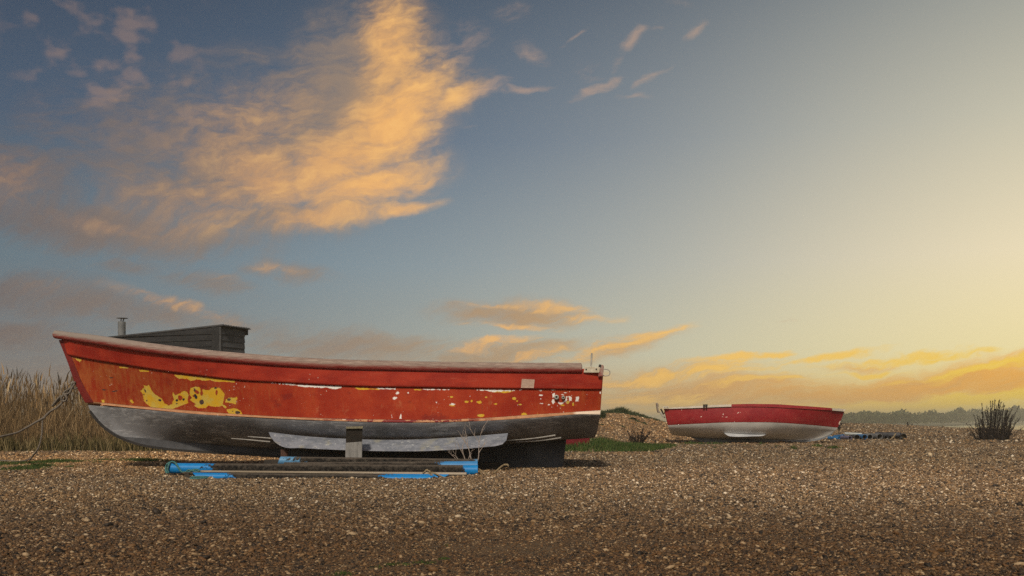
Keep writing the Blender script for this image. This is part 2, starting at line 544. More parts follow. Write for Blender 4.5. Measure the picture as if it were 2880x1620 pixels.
beach = mesh('beach', V, Q[:, ::-1].copy(), m_ground, smooth=True)
tag(beach, 'broad beach of brown and grey shingle with sandy patches', kind='structure', cat='beach')

# stones
ph = (1 + 5**.5) / 2
ICO = np.array([(-1, ph, 0), (1, ph, 0), (-1, -ph, 0), (1, -ph, 0), (0, -1, ph), (0, 1, ph), (0, -1, -ph), (0, 1, -ph), (ph, 0, -1), (ph, 0, 1), (-ph, 0, -1), (-ph, 0, 1)]) / math.sqrt(1 + ph * ph)
ICF = np.array([(0, 11, 5), (0, 5, 1), (0, 1, 7), (0, 7, 10), (0, 10, 11), (1, 5, 9), (5, 11, 4), (11, 10, 2), (10, 7, 6), (7, 1, 8), (3, 9, 4), (3, 4, 2), (3, 2, 6), (3, 6, 8), (3, 8, 9), (4, 9, 5), (2, 4, 11), (6, 2, 10), (8, 6, 7), (9, 8, 1)])
OCT = np.array([(1, 0, 0), (-1, 0, 0), (0, 1, 0), (0, -1, 0), (0, 0, 1), (0, 0, -1)], float)
OCF = np.array([(0, 2, 4), (2, 1, 4), (1, 3, 4), (3, 0, 4), (2, 0, 5), (1, 2, 5), (3, 1, 5), (0, 3, 5)])

m_stone, t = newmat('beach_stone')
o = t.obj()
rnd = t.n('ShaderNodeNewGeometry').outputs['Random Per Island']
cs = shingle_colour(t, rnd)
spk = t.noise(o, 140, 3, .6)
cs = t.mix(t.ss(spk, .35, .75, 0, .35), cs, t.mix(.6, cs, (.02, .016, .012, 1)))
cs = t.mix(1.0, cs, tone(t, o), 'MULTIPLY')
t.finish(cs, .66, None, .3)


def sandy(x, y):
    n = .6 * vnoise(x * .55 + 20, y * 1.1) + .4 * vnoise(x * 1.6, y * 2.6 + 5)
    return smooth01(n + np.interp(y, [3.4, 4.6, 6.5], [.10, .0, -.2]), .52, 1.0)


def stones(y0, y1, size, dens, base, faces, sig=.32, seed=1):
    r = np.random.default_rng(seed)
    n = int(dens * .5 * (y1**2 - y0**2) * 1.3)
    y = np.sqrt(r.random(n) * (y1**2 - y0**2) + y0**2)
    x = (r.random(n) - .5) * 1.3 * y
    sn = sandy(x, y) if y0 < 8 else np.zeros(n)
    keep = r.random(n) > sn * .5
    keep &= ~((x < -1.75 - .0 * y) & (y > 18.2))
    x, y, sn = x[keep], y[keep], sn[keep]
    n = len(x)
    s = size * np.exp(r.normal(0, sig, n)) * (1 - .3 * sn)
    big = r.random(n) < .0025
    s[big] *= 1.9
    ax = np.stack([s * r.uniform(.9, 1.5, n), s * r.uniform(.7, 1.05, n), s * r.uniform(.4, .75, n)], 1)
    a = r.random(n) * 2 * pi
    tx, ty = r.normal(0, .28, n), r.normal(0, .28, n)
    v = base[None] * ax[:, None] * r.uniform(.84, 1.14, (n, len(base), 1))
    v[:, :, 2] += v[:, :, 0] * tx[:, None] + v[:, :, 1] * ty[:, None]
    c, q = np.cos(a)[:, None], np.sin(a)[:, None]
    X = v[:, :, 0] * c - v[:, :, 1] * q
    Yv = v[:, :, 0] * q + v[:, :, 1] * c
    zz = Z(x, y) + ax[:, 2] * (r.uniform(-.15, .75, n) - .55 * sn)
    V = np.stack([X + x[:, None], Yv + y[:, None], v[:, :, 2] + zz[:, None]], -1).reshape(-1, 3)
    Fq = (faces[None] + (np.arange(n) * len(base))[:, None, None]).reshape(-1, 3)
    return V, Fq


if True:
    parts = [stones(3.1, 6.0, .0050, 12500 * Q_ST, ICO, ICF, .38, 1), stones(6.0, 9.5, .0063, 8000 * Q_ST, OCT, OCF, .38, 2), stones(9.5, 15, .0088, 4000 * Q_ST, OCT, OCF, .35, 3), stones(15, 24, .0125, 1500 * Q_ST, OCT, OCF, .33, 4), stones(24, 62, .026, 100 * Q_ST, OCT, OCF, .3, 5)]
    off, VV, FF = 0, [], []
    for V, f in parts:
        VV.append(V)
        FF.append(f + off)
        off += len(V)
    st = mesh('shingle', np.concatenate(VV), np.concatenate(FF), m_stone, smooth=True)
    tag(st, 'loose brown, grey and cream pebbles covering the beach', 'shingle', kind='stuff')

# sea and the far shore
m_sea, t = newmat('sea_water')
o = t.obj()
h = t.noise(t.scl(o, .3, 1, 1), .9, 5, .6)
t.finish((.02, .03, .035, 1), .12, t.bump(h, .25, .3), .5)
sea = mesh('sea', [(-2400, 30, -1.3), (2400, 30, -1.3), (2400, 2500, -1.3), (-2400, 2500, -1.3)], [(0, 1, 2, 3)], m_sea)
tag(sea, 'strip of calm sea shining yellow beyond the shingle bank', 'sea', kind='structure')
m_land = worn('far_shore_turf', (.05, .055, .03, 1), (.09, .08, .05, 1), .02, .9)
sh = [(1500, 330), (2300, 320), (2560, 335), (2650, 360), (2700, 500), (2760, 640), (2880, 800), (3200, 900)]
LV = [P(px, HY, Y) * (1, 1, 0) + (0, 0, -1.15) for px, Y in sh] + [P(px, HY, 1500) * (1, 1, 0) + (0, 0, -1.0) for px, Y in sh]
n = len(sh)
LV += [v + (0, 0, -.6) for v in LV[:n]]
land = mesh('far_shore', LV, [(i, i + 1, i + 1 + n, i + n) for i in range(n - 1)] + [(i, i + 2 * n, i + 1 + 2 * n, i + 1) for i in range(n - 1)], m_land)
tag(land, 'low far shore across the water on the right', 'shore', kind='structure')
# ================================================================== boats
class Hull:
    """lofted hull; each line: pixel end points, (px,py) curve, breadth curve over s (0 stem .. 1 transom)"""
    def __init__(s, Yc, lines, skew=0.0, x0=0.0):
        s.Yc, s.L, s.k, s.x0 = Yc, lines, skew, x0
        s.n = np.array([skew, 1.0, 0]) / math.hypot(skew, 1)

    def mid(s, px):
        """depth of the centre plane under a column"""
        return (s.Yc + s.k * s.x0) / (1 + s.k * (np.asarray(px, float) - CX) / F)

    def line(s, i, q, side=-1, push=0.0):
        px0, px1, pts, b = s.L[i]
        px = px0 + (px1 - px0) * q
        pts = sorted(pts)
        py = herm([a for a, _ in pts], [c for _, c in pts], px)
        bb = herm([a for a, _ in b], [c for _, c in b], q)
        Yn = s.mid(px) - bb * s.n[1] * (1 if not s.k else 1.0)
        V = np.stack([(px - CX) / F * Yn, Yn, CH - (py - HY) / F * Yn], -1)
        w = (-push if side < 0 else 2 * bb + push)
        return V + w[..., None] * s.n if np.ndim(w) else V + w * s.n

    def grid(s, i0, i1, q, m, side=-1, push=0.0):
        """surface between lines i0 and i1 following the section through all lines"""
        P_ = np.stack([s.line(i, q, side, push) for i in range(len(s.L))])
        u = np.linspace(i0, i1, m)
        x = np.arange(len(s.L), dtype=float)
        out = np.zeros((m, len(q), 3))
        for a in range(len(q)):
            for k in range(3):
                out[:, a, k] = herm(x, P_[:, a, k], u)
        return out

    def skin(s, name, i0, i1, q, m, mat, parent, push=0.0, thick=0.0, attrs=None, qfar=None):
        Vs, Fs, off, At = [], [], 0, {k: [] for k in (attrs or {})}
        for side in (-1, 1):
            qq = q if side < 0 or qfar is None else qfar
            mm = m if side < 0 or qfar is None else max(4, m // 4)
            G = s.grid(i0, i1, qq, mm, side, push)
            V = G.reshape(-1, 3)
            nq = len(qq)
            i, j = np.meshgrid(np.arange(mm - 1), np.arange(nq - 1), indexing='ij')
            f = np.stack([i * nq + j, i * nq + j + 1, (i + 1) * nq + j + 1, (i + 1) * nq + j], -1).reshape(-1, 4)
            nrm = np.cross(V[f[len(f) // 2, 1]] - V[f[len(f) // 2, 0]], V[f[len(f) // 2, 3]] - V[f[len(f) // 2, 0]])
            if nrm[1] * side < 0:
                f = f[:, ::-1]
            for k, fn in (attrs or {}).items():
                At[k].append(fn(V) if side < 0 else np.full(len(V), -9.0))
            Vs.append(V)
            Fs.append(f + off)
            off += len(V)
        o = mesh(name, np.concatenate(Vs), np.concatenate(Fs), mat, parent, True, attrs={k: np.concatenate(a) for k, a in At.items()})
        if thick:
            md = o.modifiers.new('Solidify', 'SOLIDIFY')
            md.thickness = thick
            md.offset = -1
        return o


def proj(V):
    return CX + V[:, 0] / V[:, 1] * F, HY + (CH - V[:, 2]) / V[:, 1] * F


def sd_poly(px, py, poly):
    """signed distance to a closed outline, positive inside"""
    p = np.asarray(poly, float)
    d = np.full(len(px), 1e9)
    ins = np.zeros(len(px), bool)
    lo, hi = p.min(0) - 12, p.max(0) + 12
    sel = (px > lo[0]) & (px < hi[0]) & (py > lo[1]) & (py < hi[1])
    x, y = px[sel], py[sel]
    dd, ii = np.full(len(x), 1e9), np.zeros(len(x), bool)
    for a, b in zip(p, np.roll(p, -1, 0)):
        e = b - a
        t = np.clip(((x - a[0]) * e[0] + (y - a[1]) * e[1]) / (e @ e + 1e-9), 0, 1)
        dd = np.minimum(dd, np.hypot(x - a[0] - t * e[0], y - a[1] - t * e[1]))
        c = (a[1] > y) != (b[1] > y)
        with np.errstate(divide='ignore', invalid='ignore'):
            ii ^= c & (x < (b[0] - a[0]) * (y - a[1]) / (b[1] - a[1] + 1e-12) + a[0])
    d[sel] = np.where(ii, dd, -dd)
    d[~sel] = -12
    return d


def sd_ell(px, py, cx, cy, rx, ry, ang=0):
    a = radians(ang)
    dx, dy = px - cx, py - cy
    u, v = (dx * cos(a) + dy * sin(a)) / rx, (-dx * sin(a) + dy * cos(a)) / ry
    return (1 - np.hypot(u, v)) * min(rx, ry)


Z1 = lambda pts: [(x * .3589, 860 + y * .3589) for x, y in pts]
Z2 = lambda pts: [(480 + x * .3589, 860 + y * .3589) for x, y in pts]
Z3 = lambda pts: [(1100 + x * .3312, 900 + y * .3312) for x, y in pts]
YEL = [Z1(p) for p in (
    [(1120, 612), (1150, 622), (1168, 608), (1180, 640), (1195, 665), (1225, 695), (1265, 715), (1290, 760), (1320, 775), (1345, 765), (1362, 730), (1350, 665), (1372, 692), (1415, 680), (1436, 660), (1465, 665), (1478, 700), (1470, 730), (1478, 755), (1440, 770), (1400, 785), (1355, 800), (1330, 822), (1250, 815), (1205, 812), (1190, 790), (1150, 765), (1130, 740), (1120, 690), (1098, 660), (1130, 635)],
    [(1490, 640), (1540, 625), (1600, 650), (1640, 655), (1660, 635), (1720, 635), (1760, 680), (1755, 730), (1745, 765), (1780, 785), (1765, 797), (1740, 780), (1660, 785), (1630, 775), (1610, 795), (1560, 798), (1520, 775), (1535, 765), (1485, 730), (1505, 715), (1485, 690)],
    [(1770, 730), (1790, 715), (1835, 712), (1858, 708), (1862, 722), (1850, 730), (1850, 765), (1800, 756), (1765, 750)],
    [(1770, 805), (1850, 795), (1885, 815), (1900, 845), (1870, 858), (1800, 848)],
    [(1360, 537), (1400, 534), (1500, 547), (1620, 556), (1700, 568), (1840, 582), (1838, 594), (1760, 588), (1700, 590), (1650, 576), (1600, 580), (1540, 570), (1500, 584), (1460, 566), (1400, 564)],
    [(585, 402), (620, 408), (640, 418), (625, 437), (600, 420)], [(935, 470), (1005, 476), (1000, 485), (940, 482)], [(1085, 492), (1170, 504), (1165, 514), (1100, 510)],
    [(795, 730), (815, 728), (820, 748), (800, 754)], [(1015, 735), (1035, 725), (1052, 760), (1030, 755)])]
YEL += [Z3([(820, 595), (1050, 592), (1010, 607), (960, 617), (930, 606), (880, 607)]), Z3([(190, 580), (270, 582), (262, 590), (200, 589)]), Z2([(1440, 634), (1560, 642), (1640, 644), (1640, 652), (1560, 650), (1480, 655)])]
YELL = [(640, 687, 16, 8), (683, 680, 8, 9), (750, 690, 20, 12), (805, 650, 12, 7), (1045, 660, 17, 15), (1070, 680, 8, 6), (890, 706, 14, 7), (510, 645, 15, 7), (520, 718, 20, 8), (765, 805, 32, 13), (1130, 797, 22, 17), (1095, 712, 12, 5), (1455, 715, 14, 7), (1545, 708, 8, 14), (1500, 690, 12, 14), (1245, 795, 6, 6), (425, 850, 30, 5), (1360, 812, 30, 5)]
RED_H = [(1576, 640, 9, 24, -10), (1582, 680, 11, 20, 0), (1697, 675, 8, 18, 5), (1412, 715, 20, 20, 30), (1540, 668, 22, 13, 35), (1520, 700, 10, 8, 0)]
DARK = [(1137, 665, 6, 22, -20), (1128, 695, 5, 6, 0), (1252, 740, 14, 9, 15), (1385, 744, 10, 11, 0), (1385, 768, 9, 6, 0), (1440, 735, 9, 10, 30), (1150, 745, 5, 7, 0), (1535, 712, 11, 20, -30), (1525, 660, 8, 13, -10), (1795, 735, 16, 10, 0), (1690, 645, 9, 7, 0), (1824, 826, 6, 6, 0), (1580, 755, 17, 21, 0), (1860, 836, 20, 12, 0), (900, 670, 30, 5, -10), (815, 658, 20, 5, 0), (875, 565, 22, 4, 0)]
WHT = [Z2([(790, 599), (900, 602), (1000, 612), (1100, 616), (1200, 619), (1340, 622), (1335, 636), (1290, 646), (1240, 634), (1160, 634), (1050, 629), (980, 616), (880, 608)]),
       Z2([(1590, 634), (1760, 640), (1760, 646), (1640, 645)]), Z3([(240, 577), (500, 580), (480, 589), (400, 584), (300, 588)]), Z3([(700, 583), (1060, 588), (1040, 594), (840, 600), (800, 592)]),
       Z3([(1368, 615), (1388, 612), (1390, 648), (1370, 655)]), Z3([(1366, 662), (1386, 668), (1390, 692), (1376, 704), (1364, 690)]),
       Z3([(1418, 675), (1432, 690), (1455, 692), (1480, 668), (1490, 640), (1496, 646), (1492, 676), (1462, 702), (1440, 708), (1420, 700)]), Z3([(1508, 640), (1534, 642), (1536, 680), (1512, 680)]), Z3([(1572, 645), (1598, 640), (1592, 682), (1564, 684)]),
       Z3([(72, 826), (82, 785), (88, 828)]), Z2([(1726, 870), (1734, 838), (1738, 870)]), Z2([(1798, 870), (1804, 832), (1811, 872)])]
WHTL = [(55, 610, 15, 8, -20), (35, 655, 21, 12, -20), (145, 608, 5, 8, 0), (385, 690, 8, 9, 0), (1270, 630, 12, 5, 0), (1275, 700, 13, 6, 0), (520, 708, 18, 7, 0), (1270, 660, 8, 4, 0), (1340, 710, 8, 5, 0), (1380, 585, 16, 4, 0), (1480, 610, 8, 4, 0), (1664, 622, 5, 4, 0), (1776, 610, 5, 8, 0), (1450, 625, 12, 4, 0), (1100, 585, 10, 3, 0), (670, 640, 5, 5, 0), (1270, 588, 12, 3, 0)]


def yellow(V):
    x, y = proj(V)
    y = y - 2.2
    d = np.full(len(x), -12.0)
    for p in YEL:
        d = np.maximum(d, sd_poly(x, y, p))
    for cx, cy, rx, ry in YELL:
        d = np.maximum(d, sd_ell(x, y, 1100 + cx * .3312, 900 + cy * .3312, rx * .3312, ry * .3312))
    for cx, cy, rx, ry, a in RED_H:
        d = np.minimum(d, -sd_ell(x, y, cx * .3589, 860 + cy * .3589, rx * .3589, ry * .3589, a))
    return np.clip(d, -9, 9)


def dark(V):
    x, y = proj(V)
    d = np.full(len(x), -12.0)
    for cx, cy, rx, ry, a in DARK:
        d = np.maximum(d, sd_ell(x, y, cx * .3589, 860 + cy * .3589, rx * .3589, ry * .3589, a))
    return np.clip(d, -9, 9)


def white(V):
    x, y = proj(V)
    y = y - 2.8
    d = np.full(len(x), -12.0)
    for p in WHT:
        d = np.maximum(d, sd_poly(x, y, p))
    for cx, cy, rx, ry, a in WHTL:
        d = np.maximum(d, sd_ell(x, y, 1100 + cx * .3312, 900 + cy * .3312, rx * .3312, ry * .3312, a))
    return np.clip(d, -9, 9)


def wear(V):          # 0 sound red paint .. 1 sun-bleached orange towards the bow
    x, y = proj(V)
    return np.interp(x, [200, 420, 620, 900, 1250, 1450, 1700], [1.0, .8, .62, .3, .12, .4, .45])


SHEER = [(172, 944), (224, 952), (335, 968), (447, 983), (693, 1009), (894, 1024), (1118, 1031), (1342, 1035), (1565, 1037), (1697, 1038)]
SEAM = [(190, 999), (203, 1002), (359, 1029), (502, 1050), (720, 1073), (767, 1075), (982, 1086), (1198, 1090), (1332, 1092), (1693, 1096)]
BOOT = [(240, 1128), (431, 1146), (574, 1158), (720, 1168), (982, 1178), (1198, 1181), (1332, 1177), (1514, 1165), (1689, 1154)]
GREY = [(246, 1134), (431, 1153), (574, 1166), (720, 1174), (982, 1186), (1198, 1189), (1332, 1185), (1514, 1174), (1640, 1165), (1689, 1166)]
BILGE = [(258, 1160), (360, 1188), (500, 1206), (760, 1224), (1000, 1233), (1300, 1230), (1430, 1222), (1600, 1208), (1683, 1196)]
UNDER = [(300, 1206), (400, 1226), (500, 1236), (760, 1252), (1000, 1258), (1300, 1252), (1500, 1240), (1674, 1228)]
GARB = [(352, 1236), (420, 1240), (500, 1243), (720, 1258), (1000, 1274), (1300, 1264), (1500, 1243), (1664, 1229)]
B_SH = [(0, .03), (.03, .20), (.07, .37), (.13, .55), (.22, .73), (.35, .88), (.5, .95), (.7, .93), (.85, .86), (1, .76)]
B_SE = [(0, .03), (.03, .15), (.07, .29), (.13, .46), (.22, .66), (.35, .84), (.5, .93), (.7, .92), (.85, .84), (1, .73)]
B_BO = [(0, .03), (.03, .10), (.07, .20), (.13, .35), (.22, .56), (.35, .78), (.5, .90), (.7, .89), (.85, .80), (1, .66)]
B_BI = [(0, .03), (.05, .085), (.13, .19), (.22, .34), (.35, .56), (.5, .70), (.7, .70), (.85, .60), (1, .46)]
B_UN = [(0, .03), (.05, .04), (.13, .07), (.22, .13), (.35, .26), (.5, .36), (.7, .36), (.85, .30), (1, .24)]
B_GA = [(0, .03), (.13, .036), (.3, .055), (.5, .09), (.7, .09), (.85, .06), (1, .05)]
YC = 11.6
hb = Hull(YC, [(352, 1664, GARB, B_GA), (300, 1674, UNDER, B_UN), (258, 1683, BILGE, B_BI), (246, 1688, GREY, B_BO), (243, 1689, BOOT, B_BO), (190, 1693, SEAM, B_SE), (172, 1697, SHEER, B_SH)])
Q1 = np.linspace(0, 1, 900) ** 1.25
Q2 = np.linspace(0, 1, 160) ** 1.4

boat = thing('fishing_boat', (-1.8, YC, 0), 'large weathered red wooden boat with grey bottom, peeling to yellow patches, propped by a post', 'boat')

# --- paint
m_top, t = newmat('peeling_red_paint')
o = t.obj()
w = t.attr('wear')
big = t.noise(t.scl(o, 1, 1, 1.0), 3.2, 6, .65)
strk = t.noise(t.scl(o, 5, 1, 1.2), 5, 5, .65)
red = t.mix(t.ss(big, .35, .65), (.28, .022, .008, 1), (.37, .042, .013, 1))
orange = t.mix(t.ss(strk, .35, .65), (.24, .044, .010, 1), (.34, .088, .024, 1))
k = t.m('ADD', t.m('MULTIPLY', w, .62), t.m('MULTIPLY', t.m('SUBTRACT', strk, .5), 1.1))
k = t.m('ADD', k, t.m('MULTIPLY', t.m('SUBTRACT', big, .5), .8))
col = t.mix(t.ss(k, .18, .85), red, orange)
pale = t.noise(t.v('ADD', t.scl(o, 1.6, 1, 1), (3, 0, 1)), 6, 7, .72)
col = t.mix(t.m('MULTIPLY', t.ss(pale, .58, .72), .38), col, (.50, .22, .10, 1))
maroon = t.noise(t.v('ADD', t.scl(o, .8, 1, 1), (9, 0, 2)), 4, 5, .6)
col = t.mix(t.m('MULTIPLY', t.ss(maroon, .6, .68), .5), col, (.14, .012, .012, 1))
run = t.noise(t.v('ADD', t.scl(o, 13, 1, .9), (2, 0, 5)), 2.2, 4, .6)
col = t.mix(t.m('MULTIPLY', t.ss(run, .58, .74), .32), col, (.075, .028, .014, 1))
jit = t.m('MULTIPLY', t.m('SUBTRACT', t.noise(o, 32, 6, .7), .5), 9.0)
spk = t.voro(o, 23)
spots = t.ss(t.m('ADD', spk, t.m('ADD', t.m('MULTIPLY', t.noise(o, 2.3, 2, .5), .55), t.m('MULTIPLY', t.m('SUBTRACT', t.noise(o, 60, 3, .6), .5), .16))), .325, .31)
col = t.mix(t.m('MULTIPLY', spots, .8), col, (.62, .54, .46, 1))
yn = t.noise(o, 11, 5, .6)
yel = t.mix(t.ss(yn, .4, .62), (.62, .36, .022, 1), (.56, .40, .075, 1))
msk = t.ss(t.m('ADD', t.attr('paint_yellow'), jit), -.5, .6)
col = t.mix(msk, col, yel)
dk = t.ss(t.m('ADD', t.attr('paint_dark'), t.m('MULTIPLY', jit, .8)), -.4, .5)
col = t.mix(dk, col, t.mix(t.ss(yn, .4, .6), (.025, .022, .028, 1), (.10, .055, .045, 1)))
wh = t.ss(t.m('ADD', t.attr('paint_white'), t.m('MULTIPLY', jit, 1.25)), -.4, .5)
col = t.mix(wh, col, (.80, .77, .73, 1))
hgt = t.m('ADD', t.m('MULTIPLY', msk, -.5), t.m('ADD', t.m('MULTIPLY', dk, -.4), t.m('MULTIPLY', t.noise(o, 60, 5, .6), .35)))
t.finish(col, t.ss(strk, .3, .7, .6, .75), t.bump(hgt, .45, .004), .2)

m_sheer, t = newmat('red_plank_paint')
o = t.obj()
big = t.noise(t.scl(o, .8, 1, 2), 3.0, 6, .65)
col = t.mix(t.ss(big, .35, .65), (.25, .017, .009, 1), (.36, .034, .015, 1))
st2 = t.noise(t.scl(o, .5, 1, 6), 8, 6, .7)
col = t.mix(t.m('MULTIPLY', t.ss(st2, .58, .75), .30), col, (.40, .15, .09, 1))
run = t.noise(t.v('ADD', t.scl(o, 13, 1, .9), (2, 0, 5)), 2.2, 4, .6)
col = t.mix(t.m('MULTIPLY', t.ss(run, .58, .74), .32), col, (.075, .028, .014, 1))
spk = t.voro(t.v('ADD', o, (4, 0, 0)), 16)
spots = t.ss(t.m('ADD', spk, t.m('MULTIPLY', t.noise(o, 2, 2, .5), .6)), .325, .31)
col = t.mix(t.m('MULTIPLY', spots, .5), col, (.5, .38, .32, 1))
t.finish(col, .65, t.bump(t.noise(o, 50, 5, .6), .25, .003), .2)

m_grey, t = newmat('grey_bottom_paint')
o = t.obj()
big = t.noise(t.scl(o, 1, 1, 1.5), 2.2, 6, .62)
col = t.mix(t.ss(big, .35, .65), (.13, .131, .138, 1), (.23, .233, .25, 1))
scf = t.noise(t.scl(o, 1, 1, 5.5), 6.5, 8, .75)
pat = t.noise(t.scl(o, 1, 1, 2), 1.6, 3, .55)
col = t.mix(t.m('MULTIPLY', t.ss(t.m('ADD', scf, t.m('MULTIPLY', pat, .45)), .74, .86), .7), col, (.42, .42, .43, 1))
brn = t.noise(t.v('ADD', t.scl(o, .8, 1, 2), (5, 0, 3)), 3.1, 5, .6)
col = t.mix(t.m('MULTIPLY', t.ss(brn, .56, .72), .30), col, (.06, .045, .034, 1))
fl = t.voro(t.scl(o, 1, 1, 1.6), 19)
col = t.mix(t.m('MULTIPLY', t.ss(t.m('ADD', fl, t.m('MULTIPLY', pat, .6)), .35, .33), .8), col, (.55, .55, .55, 1))
t.finish(col, .6, t.bump(t.m('ADD', scf, t.m('MULTIPLY', t.noise(o, 70, 4, .6), .4)), .3, .004), .45)

m_boot, t = newmat('peach_stripe_paint')
o = t.obj()
bn = t.noise(t.scl(o, 1, 1, 2), 9, 6, .7)
sx = t.n('ShaderNodeSeparateXYZ', [o]).outputs[0]
mid = t.m('MULTIPLY', t.ss(sx, -.55, .1), t.ss(sx, 1.75, 1.2))
col = t.mix(t.ss(bn, .4, .6), (.43, .21, .105, 1), (.34, .16, .08, 1))
col = t.mix(t.m('MULTIPLY', mid, t.ss(bn, .46, .5)), col, (.16, .014, .014, 1))
col = t.mix(t.ss(t.noise(t.scl(o, 1, 1, 3), 17, 5, .7), .64, .68), col, (.72, .62, .54, 1))
col = t.mix(t.m('MULTIPLY', t.ss(sx, 2.45, 2.52), .85), col, (.70, .58, .46, 1))
t.finish(col, .6, None, .3)

hb.skin('topside', 4, 5, Q1, 62, m_top, boat, attrs={'paint_yellow': yellow, 'paint_white': white, 'paint_dark': dark, 'wear': wear}, qfar=Q2, thick=.02)
hb.skin('sheer_plank', 5, 6, np.linspace(0, 1, 300) ** 1.3, 14, m_sheer, boat, push=.016, thick=.036, qfar=Q2)
hb.skin('boot_stripe', 3, 4, Q2, 4, m_boot, boat, push=.001)
hb.skin('bottom', 0, 3, np.linspace(0, 1, 260) ** 1.3, 40, m_grey, boat, qfar=Q2)

# transom
m_tran = worn('transom_paint', (.26, .022, .014, 1), (.20, .02, .014, 1), 6, .6, c3=(.5, .42, .34, 1), th=.66)
end = [hb.line(i, np.array([1.0]))[0] for i in range(7)]
sec = hb.grid(0, 6, np.array([1.0]), 30)[:, 0]
ring = [p for p in sec] + [np.array([p[0], 2 * YC - p[1], p[2]]) for p in sec[::-1]]
MB().prism(ring, (-.03, 0, 0)).out('transom', m_tran, boat)

# stem post: from the rail down to the forefoot
stem = spline([P(171, 957, YC), P(197, 1021, YC), P(216, 1076, YC), P(246, 1133, YC)], 22)
m_stem = worn('dark_red_stem', (.12, .008, .007, 1), (.17, .013, .010, 1), 7, .65, c3=(.45, .30, .24, 1), th=.68)
mb = MB()
n = len(stem)
wid = np.linspace(.055, .10, n)
vs_ = []
for k, p in enumerate(stem):
    vs_ += [p + (-.012, -.036, 0), p + (wid[k], -.060 - .08 * wid[k], .0), p + (wid[k], .060, 0), p + (-.012, .036, 0)]
fs = []
for k in range(n - 1):
    for e in range(4):
        fs.append((4 * k + e, 4 * k + (e + 1) % 4, 4 * k + 4 + (e + 1) % 4, 4 * k + 4 + e))
fs += [(3, 2, 1, 0), (4 * n - 4, 4 * n - 3, 4 * n - 2, 4 * n - 1)]
bevel(mb.add(vs_, fs).out('stem', m_stem, boat), .006)

# keel and skeg
low = [(300, 1205), (323, 1221), (359, 1237), (402, 1250), (467, 1260), (538, 1266), (720, 1277), (778, 1281), (1000, 1296), (1345, 1318), (1530, 1324), (1582, 1326)]
lowc = spline([P(a, b, YC - .04) for a, b in low], 90)
upc = np.array([[p[0], YC - .04, float(np.interp(p[0], *zip(*[(q[0], q[2]) for q in hb.line(0, np.linspace(0, 1, 60))]))) + .03] for p in lowc])
upc[-8:, 2] = np.maximum(upc[-8:, 2], CH - (1228 - HY) / F * YC + .03)
upc[:, 2] = np.maximum(upc[:, 2], lowc[:, 2] + .012)
top_end = P(1594, 1226, YC - .04)
m_keel = worn('keel_grey', (.050, .051, .056, 1), (.085, .087, .096, 1), 4, .7, c3=(.16, .16, .165, 1), th=.7, spec=.2)
mb = MB()
V_, Fk = [], []
n = len(lowc)
for a, b in zip(lowc, upc):
    V_ += [a, b, b + (0, .08, 0), a + (0, .08, 0)]
for k in range(n - 1):
    for e in range(4):
        Fk.append((4 * k + e, 4 * k + (e + 1) % 4, 4 * k + 4 + (e + 1) % 4, 4 * k + 4 + e))
Fk += [(3, 2, 1, 0), (4 * n - 4, 4 * n - 3, 4 * n - 2, 4 * n - 1)]
mb.add(V_, Fk)
mb.prism([lowc[-1] + (0, -.001, 0), top_end + (0, -.001, 0), upc[-1] + (-.3, -.001, .0), lowc[-1] + (-.3, -.001, .03)], (0, .082, 0))
mb.out('keel', m_keel, boat)
m_black = worn('black_iron', (.010, .009, .009, 1), (.022, .018, .016, 1), 9, .55, c3=(.06, .035, .02, 1), th=.7)
band = spline([P(256, 1157, YC), P(268, 1174, YC), P(287, 1195, YC), P(323, 1223, YC), P(359, 1240, YC), P(402, 1253, YC), P(467, 1263.5, YC), P(538, 1270, YC), P(720, 1281, YC), P(778, 1285, YC), P(1000, 1300, YC)], 70)
mb = MB()
V_, Fk = [], []
tg = np.gradient(band, axis=0)
tg /= np.linalg.norm(tg, axis=1)[:, None]
nn = np.stack([tg[:, 2], 0 * tg[:, 0], -tg[:, 0]], 1)
for k, p in enumerate(band):
    a, b = p + nn[k] * .006, p - nn[k] * .020
    V_ += [a + (0, -.055, 0), b + (0, -.055, 0), b + (0, .055, 0), a + (0, .055, 0)]
n = len(band)
Fk = [(4 * k + e, 4 * k + (e + 1) % 4, 4 * k + 4 + (e + 1) % 4, 4 * k + 4 + e) for k in range(n - 1) for e in range(4)] + [(3, 2, 1, 0), (4 * n - 4, 4 * n - 3, 4 * n - 2, 4 * n - 1)]
mb.add(V_, Fk).out('keel_band', m_black, boat)

# bilge keel: a plate standing out from the turn of the bilge
m_bk, t = newmat('flaking_pale_grey_paint')
o = t.obj()
n1 = t.noise(t.scl(o, 1, 1, 3), 7, 7, .7)
col = t.mix(t.ss(n1, .38, .6), (.13, .142, .172, 1), (.205, .215, .25, 1))
col = t.mix(t.ss(t.noise(t.scl(o, 1, 1, 2), 24, 5, .7), .58, .66, 0, .8), col, (.42, .43, .43, 1))
col = t.mix(t.ss(t.noise(t.scl(o, 1.2, 1, 1), 15, 6, .75), .63, .68), col, (.09, .075, .045, 1))
col = t.mix(t.ss(t.noise(o, 5, 4, .6), .55, .7, 0, .5), col, (.30, .28, .20, 1))
t.finish(col, .6, t.bump(n1, .3, .004), .35)


